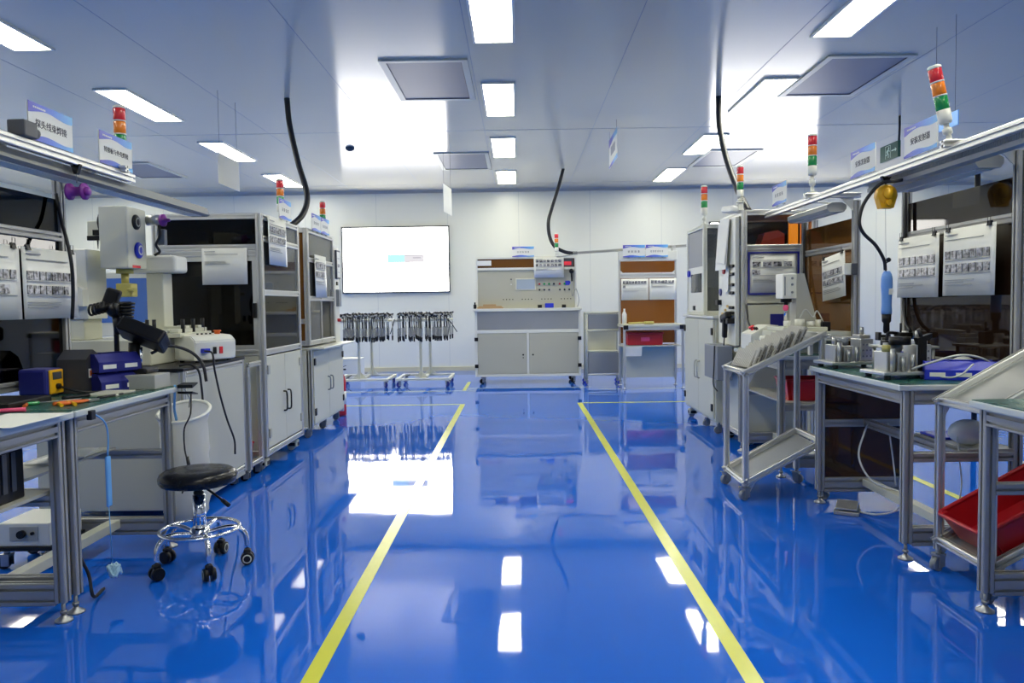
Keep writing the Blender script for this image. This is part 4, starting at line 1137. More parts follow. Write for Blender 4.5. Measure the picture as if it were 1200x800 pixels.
# ------------------------------------------------------------------ back of the room
# test console
Y = 10.55
t = thing('test_console', 'wide beige test console with buttons and two cupboard doors against the back wall', 'console', (.13, Y + .3, 0))
xa, xb = -.6, .86
MB().box(xa + .03, xb - .03, Y + .02, Y + .6, .12, .7).build('base_body', 'beige', t)
f = MB()
for x in (xa + .0, xb - .035): f.bbox(x, x + .035, Y, Y + .6, .1, 1.05, .004)
f.bbox(xa + .035, xb - .035, Y, Y + .03, .1, .135, .003).bbox(xa + .035, xb - .035, Y, Y + .03, .7, .745, .003).bbox(.115, .145, Y, Y + .03, .135, .7, .003)
f.build('base_frame', 'white', t)
for k, (a, b_) in enumerate(((xa + .04, .112), (.148, xb - .04))):
    d = MB().bbox(a, b_, Y + .004, Y + .022, .14, .695, .003).build('door', 'beige', t)
    c = MB()
    kx = b_ - .05 if k == 0 else a + .05
    c.cyl((kx, Y + .004, .4), (kx, Y - .006, .4), .012); 
    if k == 0: c.cyl((kx, Y + .004, .36), (kx, Y - .004, .36), .008)
    c.build('lock', 'black', d)
    for z in (.25, .62):
        hx = xa + .02 if k == 0 else xb - .02
        MB().bbox(hx - .025, hx + .025, Y - .012, Y, z - .025, z + .025, .004).build('hinge', 'black', d)
MB().box(xa + .035, xb - .035, Y + .02, Y + .03, .745, 1.0).build('brushed_panel', 'steel', t)
MB().bbox(xa - .02, xb + .02, Y - .05, Y + .6, 1.005, 1.04, .004).build('worktop', 'white', t)
f = MB()
for x in (xa + .02, xb - .075): f.bbox(x, x + .03, Y + .06, Y + .35, 1.04, 1.72, .003)
f.bbox(xa + .05, xb - .075, Y + .06, Y + .1, 1.565, 1.6, .003).bbox(xa + .02, xb - .045, Y + .06, Y + .35, 1.72, 1.755, .003)
f.build('upper_frame', 'white', t)
MB().box(xa + .05, xb - .075, Y + .08, Y + .33, 1.041, 1.565).build('instrument_panel', 'beige', t)
MB().box(xa + .05, xb - .075, Y + .075, Y + .082, 1.6, 1.72).build('header_pane', 'brown', t)
MB().box(xa + .05, xb - .075, Y + .3, Y + .31, 1.6, 1.72).build('header_back', 'darkgrey', t)
yp = Y + .08
d = MB().bbox(-.03, .25, yp - .012, yp, 1.285, 1.45, .004).build('display_surround', 'offwhite', t)
MB().box(-.015, .235, yp - .014, yp - .012, 1.3, 1.437).build('display', 'dimscreen', d)
cols = {'r': 'red', 'g': 'green_lens', 'y': 'yellow', 'k': 'black', 'w': 'paper'}
zz = Vector((0, 0, 0))
def button(x, z, c, r=.016):
    q = MB().cyl((x, yp, z), (x, yp - .006, z), r * 1.15, seg=14).build('button_ring', 'steel', t)
    MB().cyl((x, yp - .006, z), (x, yp - .02, z), r * .85, seg=14).build('button', cols[c], q)
for i, c in enumerate('rggkrg'):
    button(.3 + (.066 * i if i < 4 else .066 * i + .015), 1.37, c)
for x in (.3, .366, .432, .58, .645, .71): button(x, 1.29, 'k', .014)
button(-.09, 1.44, 'k', .01); button(-.09, 1.37, 'w', .01)
each(t, 'jack_socket', 'black', [(lambda m, x=gx + i * .043: m.cyl((x, yp, 1.163), (x, yp - .004, 1.163), .008, seg=8)) for gx in (-.2, .06, .33, .6) for i in range(4)])
MB().bbox(.655, .715, yp - .008, yp, 1.35, 1.41, .003).cyl((.7, yp - .001, 1.385), (.7, yp - .01, 1.385), .028).build('meter_plate', 'blue', t)
MB().box(.58, .77, yp - .02, yp - .005, 1.61, 1.715).build('counter_window', 'darkgrey', t)
MB().box(.64, .74, yp - .022, yp - .02, 1.625, 1.675).build('red_digits', 'redled', t)
hk = MB().ball((.74, yp - .05, 1.54), .035, 12).cyl((.74, yp, 1.54), (.74, yp - .05, 1.54), .015).cyl((.74, yp - .05, 1.53), (.745, yp - .06, 1.4), .016, .01)
hk.build('handset', 'black', t)
MB().tube([(.745, yp - .06, 1.4), (.75, yp - .05, 1.2), (.8, yp - .05, 1.3), (.84, yp - .04, 1.15), (.82, yp - .04, 1.05)], .005, 6, smoothn=6).build('handset_cord', 'greycable', t)
for x in (-.5, .76):
    for y in (Y + .06, Y + .5): caster(t, x, y, .035, ang=.6, ztop=.12)
MB().box(-.56, -.36, yp - .035, yp - .03, 1.63, 1.7).build('label_plate', 'paper', t)
solo('part_stack', MB().bbox(-.56, -.2, Y - .02, Y + .05, 1.041, 1.06, .003).bbox(-.54, -.22, Y - .01, Y + .04, 1.0605, 1.075, .003).bbox(-.48, -.3, Y, Y + .04, 1.0755, 1.1, .003), 'wood', 'small stack of pale brown boards on the left of the console worktop', 'boards')
solo('black_clamp', MB().bbox(-.61, -.57, Y - .03, Y + .03, 1.041, 1.1, .006).bbox(-.6, -.58, Y - .02, Y, 1.1, 1.13, .004), 'black', 'black clamp at the left end of the console worktop', 'clamp')
solo('blue_tape_box', MB().bbox(.37, .49, Y - .03, Y + .04, 1.041, 1.105, .008), 'blue', 'small blue box on the console worktop', 'box')
solo('round_pot', MB().cyl((.3, Y, 1.041), (.3, Y, 1.085), .03), 'black', 'round black pot left of the small blue box on the console', 'pot')
solo('round_pot', MB().cyl((.63, Y, 1.041), (.63, Y, 1.085), .03), 'black', 'round black pot right of the small blue box on the console', 'pot')
sheet(.41, .28, (.43, Y + .03, 1.455), 0, 'printed instruction sheet at the top right of the back wall console', (7, 7), top=.12)
station_sign((.08, Y + .05, 1.745), 0, 5, 'white and blue sign standing on top of the back wall console', w=.3, h=.14)

# grey pocket rack beside it
Y = 10.35
t = thing('pocket_rack', 'white tube rack with grey pockets between the console and the brown station', 'rack', (1.14, Y + .2, 0))
f = MB()
for x in (.92, 1.37):
    f.tube([(x, Y, .06), (x, Y, .93), (x, Y + .04, .97), (x, Y + .3, .97), (x, Y + .34, .93), (x, Y + .34, .06)], .014, 8)
for z in (.13, .73, .965): f.tube([(.92, Y, z), (1.37, Y, z)], .013, 8); f.tube([(.92, Y + .34, z), (1.37, Y + .34, z)], .013, 8)
f.build('tube_frame', 'offwhite', t)
for z0, z1 in ((.745, .945), (.15, .43)):
    MB().bbox(.94, 1.35, Y + .005, Y + .02, z0, z1, .006).build('pocket', 'midgrey', t)
MB().box(.94, 1.35, Y + .01, Y + .33, .44, .45).build('shelf', 'offwhite', t)
MB().box(.94, 1.35, Y + .3, Y + .31, .15, .95).build('back_sheet', 'offwhite', t)
for x in (.92, 1.37):
    for y in (Y, Y + .34): caster(t, x, y, .025, 'blue', ztop=.075)

# brown acrylic station
Y = 9.75
xa, xb = 1.33, 2.1
t = thing('workbench', 'workstation with brown acrylic back panel and red bin at the back right', 'workbench', (1.72, Y + .25, 0))
for x in (xa + .015, xb - .015):
    MB().beam((x, Y, .07), (x, Y, .8), .03, .03).build('leg', 'alu', t)
    MB().beam((x, Y + .45, .07), (x, Y + .45, 1.76), .03, .03).build('leg', 'alu', t)
    for y in (Y, Y + .45): level_foot(t.children[-1], x, y)
MB().bbox(xa - .01, xb + .01, Y - .03, Y + .48, .785, .82, .004).build('tabletop', 'offwhite', t)
MB().beam((xa, Y - .005, .765), (xb, Y - .005, .765), .03, .04).build('rail', 'alu', t)
each(t, 'corner_bracket', 'black', [(lambda m, x=x: m.bbox(x - .03, x + .03, Y - .045, Y - .03, .755, .81, .004)) for x in (xa + .03, xb - .03)])
MB().box(xa + .03, xb - .03, Y + .44, Y + .46, .82, 1.42).build('back_panel', 'brown', t)
MB().box(xa + .03, xb - .03, Y + .44, Y + .46, .56, .78).build('back_panel', 'brown', t)
MB().prism([(xa + .03, 1.64), (xa + .03, 1.52), (xa + .06, 1.49), (xb - .06, 1.49), (xb - .03, 1.52), (xb - .03, 1.64)], 'y', Y + .42, Y + .44).build('header_panel', 'brown', t)
MB().beam((xa + .03, Y + .45, 1.455), (xb - .03, Y + .45, 1.455), .04, .04).build('rail', 'alu', t)
MB().bbox(xa, xb, Y + .4, Y + .48, 1.65, 1.77, .004).build('light_box', 'white', t)
MB().bbox(xa + .12, xb - .12, Y + .385, Y + .4, 1.705, 1.72, .003).build('light_slot', 'grey', t)
MB().box(xa, xb, Y + .1, Y + .45, .53, .545).build('shelf', 'offwhite', t)
MB().box(xa + .03, xb - .03, Y + .46, Y + .465, .1, .53).build('lower_panel', 'offwhite', t)
bk = thing('storage_bin', 'flat red plastic bin on the shelf under the brown back station', 'plastic bin', (1.63, Y + .27, .546))
b = MB(); w, d_, h_ = .45, .3, .16
b.bbox(1.63 - w/2, 1.63 + w/2, Y + .12, Y + .42, .548, .706, .012); b.bbox(1.63 - w/2 - .01, 1.63 + w/2 + .01, Y + .11, Y + .43, .69, .712, .005)
b.build('bin_body', 'red', bk)
MB().bbox(1.575, 1.685, Y + .112, Y + .121, .6, .65, .002).build('label_plate', 'pink', bk)
solo('thin_strip', MB().tube([(1.4, Y + .02, .835), (1.55, Y + .0, .84), (1.68, Y + .02, .838)], .012, 8).cyl((1.6, Y + .01, .838), (1.72, Y + .02, .838), .018), 'paleyellow', 'pale yellow tool lying on the brown back station', 'tool')
solo('white_bottle', MB().lathe([(.001, .821), (.03, .821), (.03, .95), (.012, .99), (.012, 1.02), (.001, 1.02)], (1.36, Y + .1, 0), 14), 'paper', 'white bottle at the left end of the brown back station', 'bottle')
solo('notice_card', MB().box(1.36, 1.58, Y + .09, Y + .0995, .41, .53), 'paper', 'white card hanging below the shelf of the brown back station', 'card')
q = sheet(.36, .28, (1.545, Y + .415, 1.13), 0, 'printed instruction sheet on the brown back panel, left of the pair', (8, 1), top=.1, group='brown station sheets')
q = sheet(.36, .28, (1.915, Y + .415, 1.13), 0, 'printed instruction sheet on the brown back panel, right of the pair', (7,), top=.08, group='brown station sheets')
station_sign((1.53, Y + .38, 1.69), 0, 4, 'white and blue sign above the brown back station, left of two', w=.29, h=.16)
station_sign((1.83, Y + .38, 1.69), 0, 6, 'white and blue sign above the brown back station, right of two', w=.29, h=.16)
t = thing('cable_rail', 'grey cable rail running from the hanging hose to the brown station', 'rail', (1.4, 10.3, 1.74))
MB().beam((.74, 10.3, 1.765), (2.25, 10.3, 1.845), .05, .035, side=(0, 1, 0)).build('rail', 'grey', t)
MB().box(2.05, 2.09, 10.2, 10.285, 1.77, 1.84).build('bracket', 'alu', t)
tower((.52, 10.2, 1.72), 'small signal tower at the free end of the grey cable rail by the hose', h=.24, r=.026, foot=.06)
solo('rail_hanger', MB().tube([(.52, 10.2, 1.715), (.6, 10.23, 1.72), (.7, 10.28, 1.74), (.76, 10.3, 1.75)], .008, 8), 'grey', 'small grey stub carrying the signal tower beside the hose', 'bracket')

# cable carts
def cart(x0, x1, y0, label, name='cable_cart'):
    t = thing(name, label, 'trolley', ((x0 + x1) / 2, y0 + .2, 0), 0, 'cable drying trolleys')
    c = (x0 + x1) / 2; y1 = y0 + .75
    for y in (y0 + .08, y1 - .08):
        xx = c + (-.03 if y < y0 + .3 else .03)
        MB().beam((xx, y, .12), (xx, y, .89), .035, .035).build('post', 'offwhite', t)
        MB().prism([(xx - .09, .125), (xx + .09, .125), (xx + .02, .2), (xx - .02, .2)], 'y', y + .018, y + .022).build('gusset', 'offwhite', t)
    f = MB()
    for y in (y0 + .02, y1 - .02): f.beam((x0, y, .105), (x1, y, .105), .04, .035)
    for x in (x0 + .02, x1 - .02): f.beam((x, y0 + .04, .105), (x, y1 - .04, .105), .04, .035)
    f.beam((c, y0 + .04, .105), (c, y1 - .04, .105), .04, .035)
    f.build('base_frame', 'white', t)
    g = MB()
    for y in (y0 + .08, y1 - .08): g.beam((x0, y, .9), (x1, y, .9), .03, .035)
    for x in (x0, c, x1 - .03): g.beam((x + .015, y0 + .1, .9), (x + .015, y1 - .1, .9), .03, .035)
    g.build('hanging_bar', 'white', t)
    for x, a in ((x0 + .05, .4), (x1 - .05, 2.2)):
        for y in (y0 + .05, y1 - .05):
            k = caster(t, x, y, .035, 'deepblue', ang=a, ztop=.09)
            MB().obox((x + .03, y - .03, .1), (.06, .02, .008), (0, -.5, a)).build('brake', 'black', k)
    return t
cart(-2.5, -1.75, 10.25, 'white wheeled trolley hung with grey coiled cables, left of the pair')
cart(-1.66, -.92, 10.25, 'white wheeled trolley hung with grey coiled cables, right of the pair')
def probe(loc, label, group):
    t = thing('hanging_probe', label, 'cable', loc, 0, group)
    m = MB()
    m.tube([(0, .03, .0), (-.006, .01, .03), (.0, -.03, .028), (0, -.045, -.01), (.002, -.045, -.14)], .0055, 6, smoothn=4)
    m.build('cord', 'cable', t, world=False)
    c = MB()
    n = 40; c.tube([(.013 * math.cos(i * 1.257), -.045 + .013 * math.sin(i * 1.257), -.14 - i * .0028) for i in range(n)], .0042, 5)
    c.build('coil', 'greycable', t, world=False)
    p = MB().cyl((0, -.045, -.25), (0, -.045, -.315), .013, .01, seg=10); p.build('plug', 'black', t, world=False)
    k = MB().ball((0.0, -.0, .045), .027, 10, sc=(1.0, 1.6, .8)).cyl((0, -.03, .05), (.01, -.06, .062), .011, seg=8)
    k.build('connector', 'black', t, world=False)
    w = MB().bbox(-.016, .006, -.062, -.03, .03, .048, .003); w.build('tag', 'grey', t, world=False)
    return t
pr0 = None
for (x0, x1, cn) in ((-2.46, -1.8, 'left'), (-1.62, -.96, 'right')):
    for row, y in ((0, 10.32), (1, 10.93)):
        for i in range(24):
            x = x0 + (x1 - x0) * i / 23 + rnd.uniform(-.012, .012)
            z = .93 + rnd.uniform(-.008, .012)
            lab = 'grey coiled test cable hung on the %s bar of the %s back wall trolley' % ('front' if row == 0 else 'rear', cn)
            gr = 'coiled cables on the %s bar of the %s trolley' % ('front' if row == 0 else 'rear', cn)
            if pr0 is None: pr0 = probe((x, y, z), lab, gr)
            else: dup(pr0, (x, y, z), rnd.uniform(-.5, .5), lab, gr)
for pts, lab in (([(-.96, 10.33, .92), (-.9, 10.3, .86), (-.86, 10.28, .8), (-.82, 10.26, .74)], 'loose black cable end sticking out right of the right cable trolley'),
                 ([(-1.0, 10.3, .95), (-.93, 10.28, .97), (-.9, 10.27, .93)], 'short black cable end curling above the right end of the right cable trolley'),
                 ([(-.94, 10.3, .92), (-.93, 10.28, .8), (-.95, 10.28, .66)], 'black cable hanging straight down at the right end of the right trolley'),
                 ([(-2.5, 10.3, .92), (-2.53, 10.28, .8), (-2.52, 10.28, .66)], 'black cable hanging at the left end of the left cable trolley'),
                 ([(-1.66, 10.3, .92), (-1.69, 10.28, .8), (-1.72, 10.28, .72)], 'loose black cable hanging between the two cable trolleys')):
    solo('loose_cable', MB().tube(pts, .006, 6, smoothn=5), 'cable', lab, 'cable')
solo('floor_box', MB().bbox(-2.72, -2.4, 11.6, 11.9, 0, .28, .005).bbox(-2.72, -2.4, 11.59, 11.91, .281, .31, .005), 'white', 'white box by the back wall left of the cable trolleys', 'box')
# ------------------------------------------------------------------ right row
bench('aluminium frame workbench at the right edge of the view in front of the red bin', 1, 1.5, 2.69, posts=(False, False), shelf=(1.87, 2.08))
bench('aluminium frame workbench with hanging blue screwdriver and blue parts bins', 1, 3.18, 4.17, panel='darkbrown', endpanel='darkbrown', mid_upper=True, shelf_y=(3.2, 3.62))
bench('aluminium frame workbench with white press behind the right trolley', 1, 4.72, 5.63, zt=.76, panel='brown', shelf=(1.65, 2.08))
gantry('overhead aluminium rail with wiring duct above the right workbenches', 1, 1.5, 5.58, (3.22, 4.75), duct=(1.5, 4.1))
def right_light(y0, y1, label):
    t = thing('light_bar', label, 'light bar', (1.98, (y0 + y1) / 2, 1.64))
    MB().prism([(1.92, 1.685), (1.92, 1.66), (1.935, 1.642), (2.025, 1.642), (2.04, 1.66), (2.04, 1.685), (2.01, 1.7), (1.95, 1.7)], 'y', y0, y1).build('housing', 'grey', t)
    MB().box(1.945, 2.015, y0 + .04, y1 - .04, 1.638, 1.642).build('diffuser', 'paper', t)
    h = MB()
    for y in (y0 + .12, y1 - .12): h.tube([(1.98, y, 1.69), (1.97, y, 1.715), (1.81, y, 1.72)], .008, 6)
    h.build('hanger', 'alu', t)
right_light(3.26, 3.98, 'grey overhead light bar above the bench with the blue screwdriver')
right_light(4.8, 5.5, 'grey overhead light bar above the bench with the white press')
station_sign((1.795, 3.46, 1.742), -PI / 2, '安装发射器', 'white and blue station sign beside the tilted signal tower')
station_sign((1.795, 4.03, 1.742), -PI / 2, '安装发射器', 'white and blue station sign in front of the dark green exit sign')
station_sign((1.795, 5.3, 1.755), -PI / 2, 4, 'pale station sign at the far end of the right overhead rail')
tower((1.82, 3.27, 1.745), 'signal tower leaning to the left on the right overhead rail', h=.24, foot=.085, rot=(0, -.22, 0))
tower((1.82, 4.78, 1.75), 'upright signal tower midway along the right overhead rail', h=.25, foot=.11)
# back sheets
sheet(.4, .31, (2.03, 3.93, 1.105), -PI / 2, 'printed instruction sheet with glare on the right bench back panel, farther of two', (6, 6), clips=2, group='right bench instruction sheets')
sheet(.4, .31, (2.03, 3.49, 1.11), -PI / 2, 'printed instruction sheet beside the near right post, nearer of two', (7, 7), clips=2, group='right bench instruction sheets')
sheet(.36, .28, (2.02, 4.93, 1.105), -PI / 2, 'tilted instruction sheet hanging at the bench with the white press', (5, 5), clips=2, tilt=-.1)

# yellow balancer and blue electric screwdriver
t = thing('spring_balancer', 'yellow spring balancer hanging from the right overhead rail', 'tool balancer', (1.8, 3.79, 1.54))
b = MB().lathe([(.001, -.03), (.035, -.03), (.047, -.022), (.05, -.008), (.05, .008), (.047, .022), (.035, .03), (.001, .03)], (1.8, 3.79, 1.605), 26, axis='y')
b.prism([(1.752, 1.6), (1.848, 1.6), (1.83, 1.54), (1.77, 1.54)], 'y', 3.768, 3.812)
b.build('case', 'yellow', t)
MB().lathe([(.001, 0), (.028, 0), (.026, -.012), (.001, -.014)], (1.8, 3.76, 1.608), 20, axis='y').build('drum_cover', 'yellow', t)
MB().cyl((1.8, 3.765, 1.565), (1.8, 3.75, 1.565), .014, seg=14).build('tension_knob', 'yellow', t)
MB().tube([(1.8, 3.79, 1.65), (1.8, 3.79, 1.68), (1.8, 3.79, 1.7)], .004, 6).prism([(1.775, 1.695), (1.825, 1.695), (1.806, 1.66), (1.794, 1.66)], 'y', 3.78, 3.8).build('hook', 'black', t)
MB().cyl((1.8, 3.79, 1.54), (1.805, 3.79, 1.28), .0012, seg=5).build('wire', 'steel', t)
t = thing('electric_screwdriver', 'light blue electric screwdriver hanging from the yellow balancer', 'screwdriver', (1.81, 3.79, .8))
MB().lathe([(.001, 1.235), (.014, 1.235), (.022, 1.22), (.026, 1.2), (.027, 1.16), (.024, 1.12), (.023, 1.07), (.025, 1.04), (.024, 1.025), (.001, 1.025)], (1.81, 3.79, 0), 20).bbox(1.787, 1.8, 3.775, 3.8, 1.1, 1.19, .005).build('body', 'screwblue', t)
MB().box(1.808, 1.83, 3.764, 3.766, 1.12, 1.15).build('label_plate', 'paper', t)
MB().lathe([(.001, 1.026), (.022, 1.026), (.021, .99), (.014, .98), (.015, .94), (.01, .93), (.001, .93)], (1.81, 3.79, 0), 18).build('chuck', 'black', t)
MB().cyl((1.81, 3.79, .935), (1.81, 3.79, .88), .003, seg=8).build('bit', 'steel', t)
MB().tube([(1.805, 3.79, 1.235), (1.8, 3.79, 1.27), (1.82, 3.79, 1.285)], .004, 6).ball((1.815, 3.785, 1.29), .012, 10).build('hanging_ring', 'black', t)
solo('driver_cord', MB().tube([(1.8, 3.785, 1.24), (1.79, 3.78, 1.29), (1.74, 3.76, 1.36), (1.68, 3.76, 1.42), (1.66, 3.76, 1.48), (1.69, 3.77, 1.57), (1.76, 3.76, 1.655), (1.83, 3.74, 1.665), (1.9, 3.7, 1.68), (1.93, 3.68, 1.73), (1.88, 3.69, 1.765)], .0085, 8, smoothn=6), 'cable', 'black cord looping from the blue screwdriver up to the right rail', 'cable')
solo('post_cable', MB().tube([(2.055, 4.1, 1.68), (2.05, 4.1, 1.4), (2.05, 4.1, 1.1), (2.04, 4.06, .98), (2.03, 3.99, .93)], .009, 8, smoothn=6), 'cable', 'black cable running down the right bench post to the socket strip', 'cable')
for a, lab in ((-.05, 'straight'), (.07, 'bowed')):
    solo('hanging_cable', MB().tube([(2.06, 5.55, 1.65), (2.055, 5.54, 1.35), (2.05 + a * .3, 5.5, 1.1), (2.05, 5.45 + a * 2, .86)], .009, 8, smoothn=6), 'cable', '%s black cable hanging at the far post of the press bench' % lab, 'cable')

# fixtures on the bench
def fixture(loc, rz, label, tall):
    t = thing('assembly_fixture', label, 'jig', loc, rz)
    MB().bbox(-.15, .15, -.1, .1, .02, .034, .003).build('base_plate', 'alu', t, world=False)
    each(t, 'rubber_foot', 'rubber', [(lambda m, x=x, y=y: m.cyl((x, y, 0), (x, y, .021), .014, seg=12)) for x in (-.12, .12) for y in (-.075, .075)], False)
    b = MB()
    b.bbox(-.11, -.075, -.05, .05, .034, .12, .003); b.bbox(-.06, -.01, -.055, .03, .034, .115, .003)
    b.bbox(.03, .1, -.05, .05, .034, .15, .004).bbox(.035, .095, -.03, .04, .15, .17, .003)
    b.build('blocks', 'alu', t, world=False)
    cy = [(-.09, -.01, .115, .16, .012), (-.035, -.01, .115, .16, .012), (-.092, -.068, .034, .135, .012), (-.045, -.072, .034, .1, .011), (.0, -.07, .034, .11, .009), (.065, 0, .17, .21, .01)]
    each(t, 'pin', 'steel', [(lambda m, q=q: m.cyl((q[0], q[1], q[2]), (q[0], q[1], q[3]), q[4], seg=12)) for q in cy], False)
    each(t, 'screw', 'midgrey', [(lambda m, x=x, z=z: m.cyl((x, -.051, z), (x, -.048, z), .005, seg=8)) for x in (.045, .065, .085) for z in (.06, .09, .12)], False)
    g = MB().bbox(-.07, .0, .03, .06, .034, .14, .003); g.cyl((-.035, .0, .12), (-.035, .0, .15), .024, seg=16)
    g.build('nest', 'midgrey', t, world=False)
    if tall:
        k = MB().bbox(.035, .07, -.065, -.035, .034, .17, .004).prism([(.03, .15), (.09, .18), (.09, .2), (.02, .18)], 'y', -.07, -.04).cyl((.05, -.06, .17), (.03, -.06, .22), .008, seg=10)
        k.cyl((-.03, -.02, .15), (-.03, -.02, .185), .045, seg=20)
        k.build('clamp', 'black', t, world=False)
        MB().cyl((-.1, -.03, .12), (-.1, -.03, .15), .018, seg=14).build('pad', 'paleyellow', t, world=False)
    return t
fixture((1.735, 4.03, .745), .1, 'aluminium assembly fixture at the far left end of the right bench', False)
fixture((1.73, 3.46, .745), .1, 'assembly fixture with black clamp under the blue screwdriver', True)
# screw feeder plate on a stand
t = thing('screw_feeder', 'grey plate on posts with black arm under the blue screwdriver', 'feeder', (1.87, 3.74, .745))
MB().bbox(1.755, 1.985, 3.63, 3.86, .862, .874, .003).build('plate', 'alu', t)
each(t, 'post', 'alu_dull', [(lambda m, x=x, y=y: m.cyl((x, y, .745), (x, y, .863), .008, seg=10)) for x, y in ((1.775, 3.84), (1.965, 3.84), (1.965, 3.65), (1.775, 3.65))])
k = MB().tube([(1.775, 3.72, .874), (1.78, 3.72, .915), (1.8, 3.74, .935), (1.86, 3.77, .93)], .008, 8, smoothn=3)
k.bbox(1.76, 1.8, 3.69, 3.75, .8745, .9, .004).bbox(1.85, 1.89, 3.74, 3.8, .8745, .935, .004).bbox(1.81, 1.85, 3.8, 3.84, .8745, .91, .003)
k.cyl((1.87, 3.77, .935), (1.87, 3.77, .98), .005, seg=8).cyl((1.83, 3.82, .91), (1.83, 3.82, .95), .006, seg=8).cyl((1.74, 3.73, .92), (1.8, 3.73, .92), .007, seg=8).bbox(1.735, 1.75, 3.71, 3.75, .9, .94, .003)
k.build('arm', 'black', t)
# socket strip
t = thing('socket_strip', 'white upright socket strip with black plug at the right bench post', 'socket strip', (2.035, 4.03, .745))
MB().bbox(2.014, 2.058, 4.0, 4.065, .747, .93, .006).build('body', 'white', t)
q = MB()
for z in (.8, .84, .88): q.box(2.02, 2.052, 3.997, 4.0, z, z + .028)
q.build('sockets', 'screwblue', t)
MB().bbox(1.99, 2.035, 3.97, 3.998, .895, .925, .006).build('plug', 'black', t)
# blue bins
bin_stack((1.93, 3.36, .7455), -.35, 'long blue three-compartment parts bin at the front of the right bench', n=3)
bin_stack((1.94, 3.92, .7455), -1.4, 'blue twin parts bin behind the assembly fixtures on the right bench', n=2)
solo('plastic_bag', MB().ball((2.02, 3.5, .79), .05, 16, sc=(1.2, .8, .9)), 'sleeve', 'crumpled clear bag lying behind the long blue parts bin', 'bag')
solo('air_hose', MB().tube([(1.73, 3.38, .79), (1.78, 3.33, .82), (1.88, 3.3, .853), (1.97, 3.3, .845), (2.05, 3.32, .81)], .005, 8, smoothn=6), 'tube', 'pale air tube arching over the long blue parts bin', 'tube')
solo('air_hose', MB().tube([(1.8, 3.42, .775), (1.83, 3.3, .76), (1.86, 3.24, .775), (1.92, 3.25, .82)], .004, 8, smoothn=6), 'tube', 'pale thin tube lying in front of the long blue parts bin', 'tube')
# under the bench
t = thing('foam_bag', 'white foam bundle on the shelf under the right bench', 'bundle', (1.93, 3.32, .466))
MB().ball((1.93, 3.3, .522), .06, 18, sc=(1.35, 1.0, .93)).ball((1.99, 3.32, .51), .04, 14, sc=(1.2, 1, .9)).build('foam', 'cloth', t)
MB().tube([(1.86, 3.26, .51), (1.85, 3.22, .42), (1.86, 3.22, .3), (1.84, 3.22, .2)], .003, 6, smoothn=5).build('string', 'tube', t)
solo('blue_sheet', MB().bbox(1.88, 2.05, 3.42, 3.6, .467, .478, .003), 'blue', 'flat blue sheet on the shelf under the right bench', 'sheet')
solo('air_hose', MB().tube([(1.87, 4.08, .46), (1.8, 4.0, .4), (1.76, 3.97, .28), (1.8, 3.9, .17), (1.9, 3.8, .13), (1.88, 3.8, .05), (1.8, 3.85, .012), (1.72, 3.92, .012)], .005, 8, smoothn=7), 'tube', 'pale tube curling down to the foot pedal under the right bench', 'tube')
solo('air_hose', MB().tube([(1.9, 3.95, .46), (1.9, 3.9, .3), (1.91, 3.88, .15)], .004, 8, smoothn=5), 'tube', 'thin pale tube hanging straight down under the right bench', 'tube')
solo('air_hose', MB().tube([(1.98, 3.3, .4), (2.05, 3.35, .33), (2.15, 3.3, .3), (2.2, 3.35, .38)], .005, 8, smoothn=5), 'tube', 'pale tube sagging behind the red bin', 'tube')
t = thing('foot_pedal', 'grey metal foot pedal on the floor under the right bench', 'pedal', (1.68, 3.92, 0), -.5)
MB().bbox(-.06, .06, -.05, .05, 0, .02, .004).prism([(-.05, .02), (.05, .02), (.05, .04)], 'x', -.055, -.05).prism([(-.05, .02), (.05, .02), (.05, .04)], 'x', .05, .055).build('base', 'alu_dull', t, world=False)
MB().obox((0, -.005, .045), (.1, .1, .006), (.25, 0, 0), b=.002).build('treadle', 'alu', t, world=False)
solo('floor_cabinet', MB().bbox(1.7, 2.06, 4.13, 4.15, .0, .055, .002), 'offwhite', 'low white board behind the right bench feet', 'board') if False else None

